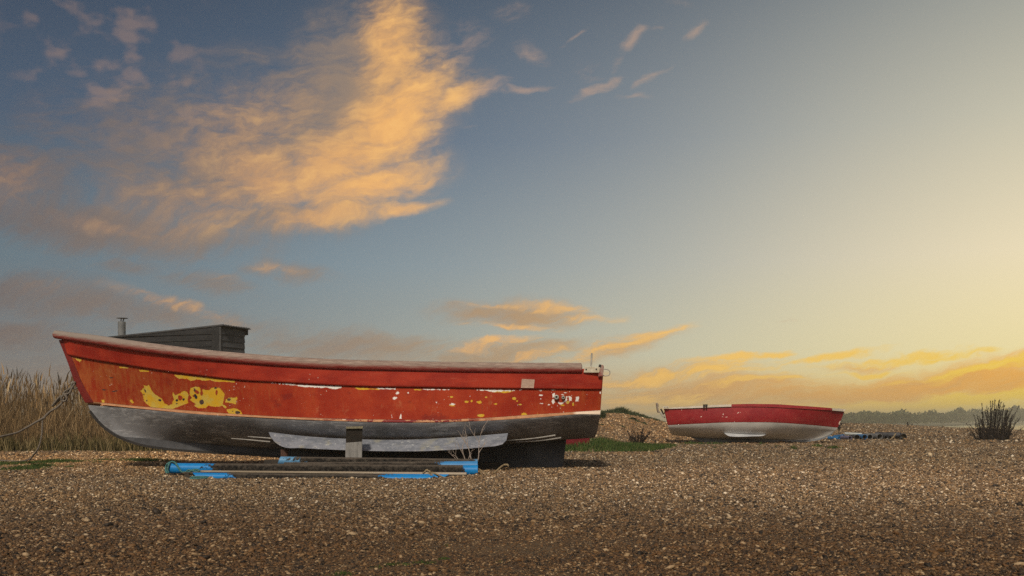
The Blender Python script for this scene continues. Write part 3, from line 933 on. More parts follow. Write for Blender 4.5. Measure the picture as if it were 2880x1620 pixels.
def plate(name, topl, botl, Yt, Yb, mat, parent, thick=.045, n=60):
    """bent board: upper edge at depth Yt, lower edge at depth Yb (nearer the viewer)"""
    tp = sorted(topl)
    bt = sorted(botl)
    px = np.concatenate([[tp[0][0]], np.linspace(tp[0][0] + 4, tp[-1][0] - 4, n), [tp[-1][0]]])
    ty = herm([a for a, _ in tp], [b for _, b in tp], px)
    by = herm([a for a, _ in bt], [b for _, b in bt], px)
    V, Fq = [], []
    for x, a, b in zip(px, ty, by):
        f = np.clip((b - a) / (by - ty).max(), .02, 1)
        A, B = P(x, a, Yt), P(x, b, Yt + (Yb - Yt) * f)
        V += [A, B, B + (0, thick, -.004), A + (0, thick * .6, .004)]
    k = len(px)
    Fq = [(4 * i + e, 4 * i + (e + 1) % 4, 4 * i + 4 + (e + 1) % 4, 4 * i + 4 + e) for i in range(k - 1) for e in range(4)] + [(3, 2, 1, 0), (4 * k - 4, 4 * k - 3, 4 * k - 2, 4 * k - 1)]
    o = MB().add(V, Fq).out(name, mat, parent, True)
    return o


plate('bilge_keel', [(756, 1216), (839, 1226), (972, 1235), (1100, 1238), (1299, 1230), (1428, 1219)],
      [(756, 1217), (763, 1232), (775, 1245), (792, 1255), (850, 1260), (972, 1266), (1100, 1269), (1200, 1268.5), (1232, 1267), (1365, 1257), (1400, 1253), (1417, 1246), (1425, 1235), (1428, 1221)], 10.82, 10.60, m_bk, boat)

# two thin strakes on the bottom, fore and aft
m_strk = worn('pale_strake', (.22, .21, .20, 1), (.34, .32, .29, 1), 14, .6)
for pts, Y in (([(650, 1233), (700, 1237), (760, 1243)], 10.93), ([(697, 1228), (740, 1231), (775, 1234)], 10.86), ([(1418, 1239), (1500, 1233), (1562, 1224)], 11.03), ([(1452, 1243), (1520, 1239), (1578, 1231)], 11.10)):
    c = spline([P(a, b, Y) for a, b in pts], 14)
    MB().tube(c, np.linspace(.004, .009, 14), 6).out('bottom_strake', m_strk, boat, True)

# rubbing rail round the bow
m_rail, t = newmat('worn_rail_paint')
o = t.obj()
nz = t.n('ShaderNodeAttribute', attribute_name='upper').outputs['Fac']
gr = t.noise(t.scl(o, 1, 1.5, 9), 7, 7, .7)
a = t.m('ADD', nz, t.m('MULTIPLY', t.m('SUBTRACT', gr, .5), 1.3))
base = t.mix(t.ss(gr, .35, .65), (.20, .020, .016, 1), (.27, .04, .03, 1))
bare = t.mix(t.ss(t.noise(t.scl(o, 1, 2, 14), 9, 6, .7), .35, .65), (.17, .115, .095, 1), (.30, .225, .185, 1))
sx = t.n('ShaderNodeSeparateXYZ', [o]).outputs[0]
bare = t.mix(t.ss(sx, -1.9, -3.0), bare, (.22, .18, .155, 1))
t.finish(t.mix(t.ss(a, -.55, .30), base, bare), .72, t.bump(gr, .4, .004), .3)
RC = [(224, 950.5), (280, 958), (335, 967), (447, 983), (560, 997), (693, 1009.5), (894, 1023.5), (1118, 1030.5), (1342, 1034.5), (1565, 1036), (1643, 1036.5)]
near_ = hb.line(6, np.linspace(.012, .9648, 120) ** 1.15)
ry = np.interp(CX + near_[:, 0] / near_[:, 1] * F, [a for a, _ in RC], [b for _, b in RC])
pts = []
for k, p in enumerate(near_):
    px = CX + p[0] / p[1] * F
    Yn = p[1] + .010
    b = herm([a for a, _ in RC], [b for _, b in RC], np.array([max(px, 170)]))[0] if px > 224 else 943 + (px - 172) / 52 * 7.5
    pts.append(P(px, b, Yn))
pts = np.array(pts)
prow = P(162, 942, YC)
half = np.concatenate([[prow, prow + (.012, -.07, 0)], pts[2:]])
far_ = half[1:].copy()
far_[:, 1] = 2 * YC - far_[:, 1]
path = np.concatenate([half[::-1], far_])
rad_ = np.full(len(path), .060)
bow = np.linalg.norm(path - prow, axis=1)
rad_ -= .014 * np.exp(-bow / .5)
mb = MB().tube(path, rad_, 18)
rail = mb.out('rubbing_rail', m_rail, boat, True)
up = []
for k in range(len(path)):
    up += [math.cos(2 * pi * j / 18) for j in range(18)]
at = rail.data.attributes.new('upper', 'FLOAT', 'POINT')
co_ = np.array([v.co[:] for v in rail.data.vertices])
cent = np.repeat(path - np.array(boat.location), 18, 0)
at.data.foreach_set('value', ((co_[:, 2] - cent[:, 2]) / .06 - .3 * 0).astype(np.float32))
bevel(rail, .012, 2)

# stern fittings
m_cream = worn('chipped_cream_paint', (.42, .36, .26, 1), (.52, .46, .36, 1), 14, .6, c3=(.06, .05, .04, 1), th=.66)
YS = YC - .80
cp = MB().hexa([P(1641, 1048, YS - .02), P(1686, 1048.5, YS - .02), P(1686, 1048.5, YS + .10), P(1641, 1048, YS + .10), P(1645, 1031, YS - .02), P(1688, 1033, YS - .02), P(1688, 1033, YS + .10), P(1645, 1031, YS + .10)]).out('corner_plate', m_cream, boat)
bevel(cp, .005)
for a, b in ((1648.5, 1038.5), (1677, 1038)):
    MB().tube([P(a, b, YS - .028), P(a, b, YS - .018)], .008, 10).out('bolt', m_black, cp)
m_qp = worn('quarter_post_paint', (.22, .04, .035, 1), (.34, .26, .21, 1), 22, .65, c3=(.5, .44, .36, 1), th=.6)
arc = [(1683, 1048), (1683, 1033), (1686, 1028), (1691, 1025), (1696, 1026), (1698.5, 1030), (1698, 1040), (1696, 1058), (1683, 1060)]
qp = MB().prism([P(a, b, YS - .012) for a, b in arc], (0, .10, 0)).out('quarter_post', m_qp, boat)
bevel(qp, .006)
MB().box(P(1687.5, 1028.5, YS - .014), (.026, .012, .026)).out('socket', m_black, qp)
m_steel = worn('dull_steel', (.30, .28, .25, 1), (.42, .40, .36, 1), 20, .5, c3=(.20, .12, .07, 1), th=.66)
MB().tube([P(1662, 1036, YS + .04), P(1664.5, 993, YS + .04)], .0095, 12).out('steel_pin', m_steel, boat, True)
lp = spline([P(1696, 1038.5, YS + .06), P(1708, 1039, YS + .06), P(1714, 1043, YS + .06), P(1715.5, 1048, YS + .06), P(1713, 1054, YS + .06), P(1707, 1057, YS + .06), P(1695, 1056.5, YS + .06)], 26)
MB().tube(lp, .0055, 8).out('ring', m_steel, boat, True)


def on_hull(px, py):
    """depth of the near side under a pixel (between seam and boot stripe or on the sheer plank)"""
    best = None
    for q in np.linspace(0, 1, 300):
        for i in (4, 5, 6):
            p = hb.line(i, np.array([q]))[0]
            a, b = CX + p[0] / p[1] * F, HY + (CH - p[2]) / p[1] * F
            d = (a - px)**2 + (b - py)**2
            if best is None or d < best[0]:
                best = (d, p[1])
    return best[1]


m_pale = worn('pale_patch', (.40, .26, .20, 1), (.48, .34, .27, 1), 14, .7)
gs = hb.grid(5, 6, np.linspace(.8, .95, 90), 14, -1, .016)
gp, gq = proj(gs.reshape(-1, 3))


def plank_depth(px, py):
    return gs.reshape(-1, 3)[np.argmin((gp - px)**2 + (gq - py)**2), 1]


V_, Fk = [], []
for v_ in np.linspace(0, 1, 7):
    for u_ in np.linspace(0, 1, 7):
        x_, y_ = 1465 + 36 * u_ + 3 * (1 - v_), 1065.5 + v_ * (1091 - 1065.5) + 2.0 * u_ * (1 - v_)
        V_.append(P(x_, y_, plank_depth(x_, y_) - .004))
V_ += [v + (0, .003, 0) for v in V_]
Fk = [(7 * r_ + c_, 7 * r_ + c_ + 1, 7 * r_ + c_ + 8, 7 * r_ + c_ + 7) for r_ in range(6) for c_ in range(6)]
Fk += [tuple(k + 49 for k in f[::-1]) for f in Fk]
bord = list(range(7)) + [7 * k + 6 for k in range(1, 7)] + list(range(47, 41, -1)) + [7 * k for k in range(5, 0, -1)]
Fk += [(bord[k], bord[k] + 49, bord[(k + 1) % len(bord)] + 49, bord[(k + 1) % len(bord)]) for k in range(len(bord))]
MB().add(V_, Fk).out('pale_patch', m_pale, boat)
m_fit = worn('grey_plastic', (.30, .30, .27, 1), (.36, .35, .31, 1), 20, .5)
m_hole = worn('dark_bore', (.006, .006, .006, 1), (.01, .01, .01, 1), 20, .8)
for px, py, R0 in ((1565, 1117, .0265), (1584, 1118, .0195)):
    y0 = on_hull(px, py)
    c = P(px, py, y0)
    mb = MB()
    prof = [(R0, .01), (R0, -.004), (R0 * .9, -.012), (R0 * .55, -.015), (R0 * .42, -.010), (R0 * .42, .01)]
    n = 24
    V_, Fk = [], []
    for r_, dy in prof:
        V_ += [c + (r_ * cos(2 * pi * k / n), dy, r_ * sin(2 * pi * k / n)) for k in range(n)]
    for k in range(len(prof) - 1):
        Fk += [(k * n + j, k * n + (j + 1) % n, (k + 1) * n + (j + 1) % n, (k + 1) * n + j) for j in range(n)]
    f = mb.add(V_, Fk).out('outlet', m_fit, boat, True)
    MB().tube([c + (0, -.006, 0), c + (0, .012, 0)], R0 * .44, 20).out('bore', m_hole, f)

# ------------------------------------------------------------------ the smaller boat
Y2 = 26.0
SH2 = [(1867, 1150), (1960, 1147), (2058, 1143.5), (2153, 1144), (2246, 1148.5), (2339, 1154), (2375, 1157)]
TP2 = [(1866, 1148), (2058, 1137), (2153, 1136.5), (2246, 1141), (2339, 1148), (2378, 1151)]
BT2 = [(1878, 1196), (1966, 1191.6), (2059, 1188), (2153, 1188), (2246, 1192.6), (2356, 1203)]
BL2 = [(1884, 1213), (2000, 1216), (2120, 1217), (2240, 1217), (2345, 1214)]
UN2 = [(1889, 1222), (1960, 1228), (2050, 1232), (2150, 1233), (2250, 1232), (2328, 1229)]
GA2 = [(1891, 1223), (1940, 1229), (2050, 1234), (2150, 1236), (2250, 1237), (2312, 1235)]
E_SH = [(0, .03), (.04, .28), (.1, .50), (.2, .70), (.35, .84), (.5, .88), (.75, .84), (1, .70)]
E_BT = [(0, .03), (.04, .16), (.1, .33), (.2, .56), (.35, .77), (.5, .84), (.75, .80), (1, .60)]
E_BL = [(0, .03), (.06, .13), (.2, .34), (.35, .53), (.5, .63), (.75, .57), (1, .40)]
E_UN = [(0, .03), (.1, .06), (.3, .17), (.5, .24), (.75, .21), (1, .14)]
E_GA = [(0, .03), (.2, .05), (.5, .08), (.8, .06), (1, .04)]
h2 = Hull(Y2, [(2312, 1891, GA2, E_GA), (2328, 1889, UN2, E_UN), (2345, 1884, BL2, E_BL), (2356, 1878, BT2, E_BT), (2375, 1867, SH2, E_SH)], .156, 6.3)
M2 = lambda px: float(h2.mid(px))
boat2 = thing('rowing_boat', P(2120, 1243, M2(2120)) * (1, 1, 0), 'smaller red boat with pale grey bottom and white stern rail, further up the shingle', 'boat')


def spots2(V):
    x, y = proj(V)
    d = np.full(len(x), -12.0)
    for cx, cy, rx, ry, a in ((1972, 1172, 2.6, 1.6, 0), (2034, 1165, 1.8, 2.4, 0), (2076, 1161, 4, 1.2, -30), (2032, 1172, 3.5, 1, 25), (2043, 1173, 4, 1, -10), (2012, 1183, 1, 1.5, 0), (2010, 1152, 1.3, 1.3, 0), (1917, 1153, 1.3, 1.6, 0), (2066, 1187, 1.6, 1.6, 0), (2083, 1160, 1.3, 1, 0), (2152, 1187, 2, .8, 0), (2187, 1186, 1.5, .8, 0)):
        d = np.maximum(d, sd_ell(x, y, cx, cy, rx, ry, a))
    return np.clip(d + .5, -9, 9)


m_red2, t = newmat('crimson_boat_paint')
o = t.obj()
bg = t.noise(t.scl(o, 1, 1, 1.5), 2.2, 6, .65)
col = t.mix(t.ss(bg, .35, .65), (.21, .007, .013, 1), (.27, .016, .020, 1))
run = t.noise(t.v('ADD', t.scl(o, 13, 1, .9), (2, 0, 5)), 2.2, 4, .6)
col = t.mix(t.m('MULTIPLY', t.ss(run, .58, .74), .32), col, (.075, .028, .014, 1))
fd = t.noise(t.scl(o, 2, 1, 2), 5, 7, .75)
col = t.mix(t.ss(fd, .52, .72, 0, .35), col, (.34, .10, .08, 1))
col = t.mix(t.ss(t.attr('paint_white'), .3, 1.0), col, (.68, .52, .46, 1))
t.finish(col, .55, t.bump(fd, .2, .004), .35)
m_gr2, t = newmat('pale_grey_boat_paint')
o = t.obj()
bg = t.noise(t.scl(o, 1, 1, 2), 2.0, 6, .65)
col = t.mix(t.ss(bg, .35, .65), (.42, .415, .40, 1), (.54, .53, .51, 1))
fd = t.noise(t.scl(o, 1, 1, 3), 4, 7, .75)
col = t.mix(t.ss(fd, .6, .75, 0, .5), col, (.14, .13, .12, 1))
t.finish(col, .55, None, .35)
q3 = np.linspace(0, 1, 240) ** 1.3
h2.skin('topside', 3, 4, q3, 30, m_red2, boat2, attrs={'paint_white': spots2}, qfar=np.linspace(0, 1, 60) ** 1.3, thick=.02)
h2.skin('bottom', 0, 3, q3, 34, m_gr2, boat2, qfar=np.linspace(0, 1, 60) ** 1.3)
sec = h2.grid(0, 4, np.array([1.0]), 24)[:, 0]
ring = list(sec) + list(h2.grid(0, 4, np.array([1.0]), 24, 1)[:, 0][::-1])
MB().prism(ring, (.03, -.005, 0)).out('transom', m_red2, boat2)
m_wht2 = worn('weathered_white_rail', (.46, .40, .32, 1), (.58, .52, .44, 1), 6, .6, c3=(.2, .16, .12, 1), th=.64)


def cap2(name, x0, x1, mat, proud, n=40, sides=(-1, 1), dz=0.0):
    """rail board on top of the sheer between two columns"""
    q = np.linspace(0, 1, 500) ** 1.2
    low_ = h2.line(4, q)
    fr_ = h2.line(4, q, 1)
    px = CX + low_[:, 0] / low_[:, 1] * F
    want = np.linspace(x0, x1, n)
    V, Fk = [], []
    for side in sides:
        k0 = len(V)
        for x in want:
            i = np.argmin(abs(px - x))
            a = (low_ if side < 0 else fr_)[i].copy()
            ht = (np.interp(x, [c for c, _ in SH2], [c for _, c in SH2]) - herm([c for c, _ in TP2], [c for _, c in TP2], np.array([x]))[0]) / F * low_[i, 1] + dz
            o_, i_ = a + h2.n * side * proud, a - h2.n * side * .05
            V += [o_ + (0, 0, -.004), o_ + (0, 0, ht), i_ + (0, 0, ht), i_ + (0, 0, -.004)]
        Fk += [(k0 + 4 * i + e, k0 + 4 * i + (e + 1) % 4, k0 + 4 * i + 4 + (e + 1) % 4, k0 + 4 * i + 4 + e) for i in range(n - 1) for e in range(4)]
        Fk += [(k0 + 3, k0 + 2, k0 + 1, k0), (k0 + 4 * n - 4, k0 + 4 * n - 3, k0 + 4 * n - 2, k0 + 4 * n - 1)]
    return MB().add(V, Fk).out(name, mat, boat2)


cap2('stern_rail', 1880, 2057, m_wht2, .035, sides=(-1,), dz=-.006)
cap2('stern_rail', 1880, 2057, m_wht2, .035, sides=(1,), dz=-.006)
cap2('wash_strake', 2058, 2339, m_red2, .022, sides=(-1,))
cap2('wash_strake', 2058, 2339, m_red2, .022, sides=(1,))
cap2('bow_rail', 2340, 2374, m_wht2, .04, 12, sides=(-1,))
cap2('bow_rail', 2340, 2374, m_wht2, .04, 12, sides=(1,))
a = P(2374, 1157, M2(2374))
MB().prism([P(2358, 1155.5, M2(2358) - .12), P(2374, 1157.5, M2(2374) - .12), P(2379, 1151.5, M2(2379) - .12), P(2358, 1149.5, M2(2358) - .12)], (0, .24, 0)).out('bow_cap', m_wht2, boat2)
ck = MB().hexa([P(1864, 1150, M2(1864) - .78), P(1881, 1148.5, M2(1881) - .78), P(1881, 1148.5, M2(1881) - .55), P(1864, 1150, M2(1864) - .55), P(1863, 1143, M2(1863) - .78), P(1880, 1142.5, M2(1880) - .78), P(1880, 1142.5, M2(1880) - .55), P(1863, 1143, M2(1863) - .55)]).out('corner_plate', m_cream, boat2)
for x in (1870, 1876):
    MB().tube([P(x, 1144.5, M2(x) - .80), P(x, 1144.5, M2(x) - .77)], .012, 8).out('bolt', m_steel, ck)
cl = MB()
for x in (1980, 1987):
    cl.tube([P(x, 1146, M2(x) - .9), P(x, 1138, M2(x) - .9)], .02, 8)
cl.tube([P(1977, 1139, M2(1977) - .9), P(1990, 1138.5, M2(1990) - .9)], .014, 8)
cl.out('cleat', m_black, boat2, True)
# keel with raked heel
k2 = [(2350, 1206), (2339, 1221), (2324, 1231), (2302, 1238), (2200, 1241), (2080, 1243.5), (1979, 1246)]
lw = spline([P(a, b, M2(a) - .035) for a, b in k2], 50)
gl = h2.line(0, np.linspace(0, 1, 60))
V_, Fk = [], []
for p in lw:
    tz = float(np.interp(p[0], gl[::-1, 0], gl[::-1, 2])) + .03
    q_ = np.array([p[0], p[1], max(tz, p[2] + .02)])
    if p[0] > gl[0, 0]:
        q_ = p + (-.05, 0, .03)
    V_ += [p, q_, q_ + (0, .07, 0), p + (0, .07, 0)]
n = len(lw)
Fk = [(4 * k + e, 4 * k + (e + 1) % 4, 4 * k + 4 + (e + 1) % 4, 4 * k + 4 + e) for k in range(n - 1) for e in range(4)] + [(3, 2, 1, 0), (4 * n - 4, 4 * n - 3, 4 * n - 2, 4 * n - 1)]
mb = MB().add(V_, Fk)
mb.prism([lw[-1] + (.0, -.001, 0), lw[-1] + (.3, -.001, .12), P(1936, 1226, M2(1936) - .036)], (0, .072, 0))
mb.out('keel', worn('keel_blue_grey', (.13, .14, .155, 1), (.19, .20, .215, 1), 3, .6), boat2)
plate('bilge_keel', [(2037, 1218), (2100, 1218.2), (2161, 1217.3)], [(2037, 1218.4), (2044, 1223.5), (2053, 1227), (2122, 1227), (2150, 1224), (2156, 1221), (2161, 1217.8)], M2(2100) - .52, M2(2100) - .72, worn('pale_board', (.36, .37, .40, 1), (.45, .46, .48, 1), 6, .6), boat2, .05)
# bracket on the transom
m_brk = worn('weathered_bracket', (.16, .12, .09, 1), (.24, .19, .15, 1), 20, .7)
br = MB().prism([P(a, b, M2(a) - .05) for a, b in ((1845.5, 1135), (1848, 1133), (1851, 1134.5), (1853, 1140), (1851.5, 1146), (1853, 1155), (1856, 1158), (1854, 1161), (1850, 1160), (1847.5, 1150))], (0, .10, 0)).out('stern_bracket', m_brk, boat2)
bevel(br, .01)
MB().tube([P(1855, 1158, M2(1855)), P(1863, 1168, M2(1863)), P(1870, 1175, M2(1870))], .018, 8).out('strut', m_steel, br)
MB().tube([P(1858, 1150, M2(1858) + .05), P(1862, 1156, M2(1862) + .05), P(1866, 1165, M2(1866) + .05), P(1870, 1160, M2(1870) + .05)], .022, 8).out('strut', m_black, br)
# stem fitting with its shackle
MB().prism([P(2357, 1191, M2(2357) - .05), P(2362, 1179, M2(2362) - .05), P(2364, 1186, M2(2364) - .05), P(2360, 1194, M2(2360) - .05)], (0, .1, 0)).out('stem_plate', m_wht2, boat2)
sk = MB()
sk.tube(spline([P(2358, 1195, M2(2358)), P(2362, 1189, M2(2362)), P(2367, 1192, M2(2367)), P(2363, 1196, M2(2363)), P(2358, 1199, M2(2358))], 16), .018, 8)
sk.tube(spline([P(2357, 1200, M2(2357) - .03), P(2362, 1202, M2(2362) - .03), P(2365, 1203, M2(2365) - .03)], 6), .02, 8)
sk.tube([P(2359, 1197, M2(2359)), P(2360, 1205, M2(2360)), P(2360, 1212, M2(2360))], [.045, .022, .020], 8)
sk.out('shackle', m_black, boat2, True)


# inside of both boats: bottom boards and thwarts, below the rails
m_deck = worn('grey_boards', (.16, .15, .13, 1), (.25, .235, .21, 1), 4, .85, (.3, 3, 1), .4, .006, (.08, .06, .05, 1), .66)


def inside(h, line, par, drop):
    q = np.linspace(.12, .985, 40)
    a_, b_ = h.line(line, q, -1, -.06), h.line(line, q, 1, -.06)
    k = len(q)
    dz = np.array([0, 0, -drop])
    V = [p + dz for p in a_] + [p + dz for p in b_] + [p + dz + (0, 0, -.03) for p in a_] + [p + dz + (0, 0, -.03) for p in b_]
    Fd = [(i, i + 1, k + i + 1, k + i) for i in range(k - 1)] + [(2 * k + i, 3 * k + i, 3 * k + i + 1, 2 * k + i + 1) for i in range(k - 1)]
    Fd += [(i, 2 * k + i, 2 * k + i + 1, i + 1) for i in range(k - 1)] + [(k + i, k + i + 1, 3 * k + i + 1, 3 * k + i) for i in range(k - 1)] + [(0, k, 3 * k, 2 * k), (k - 1, 3 * k - 1, 4 * k - 1, 2 * k - 1)]
    MB().add(V, Fd).out('floor', m_deck, par)


inside(hb, 4, boat, -.05)
inside(h2, 3, boat2, -.02)
for s_ in (.34, .58, .80):          # thwarts, let in below the sheer plank
    qs = np.array([s_ - .022, s_ + .022])
    A_, B_ = hb.line(5, qs, -1, -.035), hb.line(5, qs, 1, -.035)
    up = np.array([0, 0, .03])
    bevel(MB().hexa([A_[0], A_[1], B_[1], B_[0], A_[0] + up, A_[1] + up, B_[1] + up, B_[0] + up]).out('thwart', m_deck, boat), .006)
# ================================================================== props round the big boat
def oak(name, c1, c2, c3=None, sz=12, st=(1, 1, .12)):
    return worn(name, c1, c2, sz, .8, st, .6, .006, c3, .66)


m_post = oak('silver_grey_timber', (.15, .145, .14, 1), (.25, .24, .23, 1), (.04, .04, .035, 1), 30)
m_shaded = worn('shaded_timber', (.007, .005, .003, 1), (.015, .010, .006, 1), 14, .85)  # shade of the post's recess put into the timber colour
m_lich = worn('lichened_timber', (.20, .18, .11, 1), (.13, .11, .07, 1), 40, .85)
YP = 10.40
post = thing('timber_post', P(994, 1330, YP) * (1, 1, 0), 'short squared timber post propping the red boat, grey below, its recessed top painted dark as shade', 'post')
lo = MB().hexa([P(970.5, 1330, YP), P(1017.5, 1330, YP), P(1017.5, 1330, YP + .13), P(970.5, 1330, YP + .13), P(972, 1245.5, YP), P(1019, 1242, YP), P(1019, 1242, YP + .13), P(972, 1245.5, YP + .13)]).out('lower_block', m_post, post)
bevel(lo, .004)
up_ = MB().hexa([P(972.5, 1248, YP + .022), P(1018.5, 1244, YP + .022), P(1018.5, 1244, YP + .13), P(972.5, 1248, YP + .13), P(973.5, 1205.5, YP + .022), P(1020, 1205, YP + .022), P(1020, 1205, YP + .13), P(973.5, 1205.5, YP + .13)]).out('upper_block', m_shaded, post)
cp = MB().hexa([P(973, 1206.5, YP - .004), P(1020, 1206, YP - .004), P(1020, 1206, YP + .135), P(973, 1206.5, YP + .135), P(973, 1200, YP - .001), P(1022, 1199, YP - .001), P(1022, 1199, YP + .135), P(973, 1200, YP + .135)]).out('cap', m_lich, post)
bevel(cp, .006)

m_base = worn('wet_black_timber', (.020, .016, .013, 1), (.035, .028, .022, 1), 9, .8)
bb = MB().hexa([P(742, 1309, 10.75), P(800, 1309, 10.75), P(800, 1309, 11.4), P(742, 1309, 11.4), P(742, 1294, 10.75), P(800, 1292, 10.75), P(800, 1292, 11.4), P(745, 1293, 11.4)]).out('timber_block', m_base, loc=P(770, 1309, 10.9))
tag(bevel(bb, .006), 'dark wooden block on the shingle under the left end of the blue pipes', 'block')
bb2 = MB().tube([P(800, 1316, 10.72), P(800, 1263, 10.72)], .042, 14).out('timber_stub', oak('red_brown_timber', (.055, .026, .018, 1), (.085, .04, .028, 1), None, 25), loc=P(800, 1316, 10.72))
tag(bevel(bb2, .004), 'short reddish brown round stub standing under the bilge of the red boat', 'stub')
bm_ = MB().box((-1.1, 11.55, .02), (1.9, .9, .09)).out('added_beam', m_base, loc=(-1.1, 11.55, 0))  # unseen beam, added to stop light leaking under the hull
tag(bm_, 'added dark beam under the red boat, blocking light beneath the keel', 'beam')

# blue pipes: crusted with black growth between two columns
def pipe_mat(name, xa, xb, seed, light=0.0):
    m, t = newmat(name)
    o = t.v('ADD', t.obj(), (seed * 3.1, seed * 1.7, 0))
    x = t.n('ShaderNodeSeparateXYZ', [t.n('ShaderNodeNewGeometry').outputs['Position']]).outputs[0]
    n1 = t.noise(t.scl(o, .55, 1, 1), 9, 8, .68)
    n2 = t.noise(t.scl(o, 1, 1, 1), 32, 6, .7)
    k = t.m('MULTIPLY', t.ss(x, xa - .30, xa + .38), t.ss(x, xb + .38, xb - .30))
    k = t.m('ADD', t.m('MULTIPLY', k, 1.25), t.m('ADD', t.m('MULTIPLY', t.m('SUBTRACT', n1, .5), 2.0), t.m('MULTIPLY', t.m('SUBTRACT', n2, .5), 1.3)))
    msk = t.ss(k, .52, .60)
    blue = t.mix(t.ss(n1, .35, .65), (.003, .145, .41, 1), (.010, .20, .49, 1))
    if light:
        blue = t.mix(light, blue, (.14, .25, .33, 1))
    blue = t.mix(t.ss(n2, .5, .75, 0, .4), blue, (.02, .10, .22, 1))
    crust = t.mix(t.ss(n2, .40, .72), (.007, .006, .0055, 1), (.055, .045, .036, 1))
    crust = t.mix(t.ss(t.noise(o, 60, 4, .7), .62, .72, 0, .5), crust, (.16, .17, .17, 1))
    nzz = t.n('ShaderNodeSeparateXYZ', [t.n('ShaderNodeNewGeometry').outputs['Normal']]).outputs[2]
    lit_top = t.m('MULTIPLY', t.ss(t.m('ADD', nzz, t.m('SUBTRACT', n1, .5)), .45, 1.0), .75)  # light on the pipe tops put into the crust colour
    crust = t.mix(lit_top, crust, t.mix(n2, (.055, .043, .033, 1), (.125, .105, .085, 1)))
    t.finish(t.mix(msk, blue, crust), t.mix(msk, (.45, .45, .45, 1), (.95, .95, .95, 1)), t.bump(t.m('MULTIPLY', msk, n2), .7, .008), .2)
    return m


def pipe_geo(A, B, R0, n=22, seg=26, cutA=0.0, cutB=0.0, sag=0.0, wall=.006):
    """hollow pipe A-B; cut: slant of an end along the pipe, in metres"""
    A, B = np.asarray(A, float), np.asarray(B, float)
    L = np.linalg.norm(B - A)
    d = (B - A) / L
    u = np.cross(d, (0, 0, 1.0))
    u /= np.linalg.norm(u)
    w = np.cross(u, d)
    V, Fk = [], []
    ts = np.concatenate([np.linspace(0, 1, seg)])
    for r_ in (R0, R0 - wall):
        for tt in ts:
            for j in range(n):
                a = 2 * pi * j / n
                e = (1 + sin(a)) / 2
                s_ = tt * L + (cutA * e * (1 - tt) - cutB * e * tt)
                c = A + d * s_ + np.array([0, 0, -sag * sin(pi * tt)])
                V.append(c + r_ * (cos(a) * u + sin(a) * w))
    m = seg * n
    for i in range(seg - 1):
        for j in range(n):
            k = (j + 1) % n
            Fk.append((i * n + j, (i + 1) * n + j, (i + 1) * n + k, i * n + k))
            Fk.append((m + i * n + j, m + i * n + k, m + (i + 1) * n + k, m + (i + 1) * n + j))
    for j in range(n):
        k = (j + 1) % n
        Fk.append((j, k, m + k, m + j))
        e = (seg - 1) * n
        Fk.append((e + j, m + e + j, m + e + k, e + k))
    return V, Fk


def pipe(A, B, R0, mat, label, group, name='water_pipe', **kw):
    V, Fk = pipe_geo(A, B, R0, **kw)
    lo_ = np.minimum(A, B)
    o = MB().add(V, Fk).out(name, mat, None, True, loc=((A[0] + B[0]) / 2, (A[1] + B[1]) / 2, max(0.0, min(A[2], B[2]) - R0)))
    return tag(o, label, 'pipe', group)


GP = 'blue pipes stacked in front of the red boat'
wx = lambda px, Y: (px - CX) / F * Y
pipe(P(476, 1317, 9.97), P(1344, 1323, 9.97), .053, pipe_mat('blue_pipe_long', wx(585, 9.97), wx(1285, 9.97), 1), 'long blue pipe with teal rope round its left end, bright blue at both ends', GP)
pipe(P(782, 1296, 10.24), P(1343, 1303, 10.24), .045, pipe_mat('blue_pipe_top', wx(835, 10.24), wx(1325, 10.24), 2, .6), 'faded grey blue pipe lying topmost against the foot of the timber post', GP, cutA=.03)
pipe(P(800, 1314, 10.11), P(1343.5, 1310.5, 10.11), .050, pipe_mat('blue_pipe_mid', wx(700, 10.11), wx(1235, 10.11), 3, .25), 'crusted pipe with pale blue right end, between the topmost pipe and the long rope-tied one', GP)
pipe(P(572, 1341, 9.42), P(1176, 1349, 9.42), .040, pipe_mat('blue_pipe_front', wx(640, 9.42), wx(1060, 9.42), 4), 'front blue pipe half sunk in shingle, black crusted in the middle with slanting cut ends', GP, cutA=-.10, cutB=-.16)
pipe(P(960, 1343, 9.60), P(1222, 1346, 9.60), .043, pipe_mat('blue_pipe_short', wx(900, 9.6), wx(1085, 9.6), 5), 'short blue pipe with slanting right end, tucked behind the front sunken pipe', GP, cutB=-.14)

m_plank = oak('lit_plank_top', (.21, .17, .12, 1), (.36, .30, .23, 1), (.07, .05, .035, 1), 9, (.12, 1, 1))  # lit top and shaded side of one plank put into two colours
m_plkd = oak('dark_plank_side', (.022, .017, .012, 1), (.05, .04, .03, 1), None, 9, (.12, 1, 1))
pl = thing('plank', P(937, 1345, 9.75) * (1, 1, 0), 'long thin plank with lit pale top edge and shaded dark side, lying along the blue pipes', 'plank')
q0, q1 = P(563, 1325.5, 9.78), P(1311, 1332, 9.70)
MB().hexa([q0 + (0, 0, -.05), q1 + (0, 0, -.062), q1 + (0, .05, -.062), q0 + (0, .05, -.05), q0 + (0, 0, -.008), q1 + (0, 0, -.012), q1 + (0, .05, -.012), q0 + (0, .05, -.008)]).out('side', m_plkd, pl)
tp = MB().hexa([q0 + (-.01, -.006, -.008), q1 + (.003, -.006, -.012), q1 + (.003, .055, -.012), q0 + (-.01, .055, -.008), q0 + (-.01, -.004, .006), q1 + (.003, -.004, .006), q1 + (.003, .055, .010), q0 + (-.01, .055, .008)]).out('top_edge', m_plank, pl)
bevel(tp, .004)
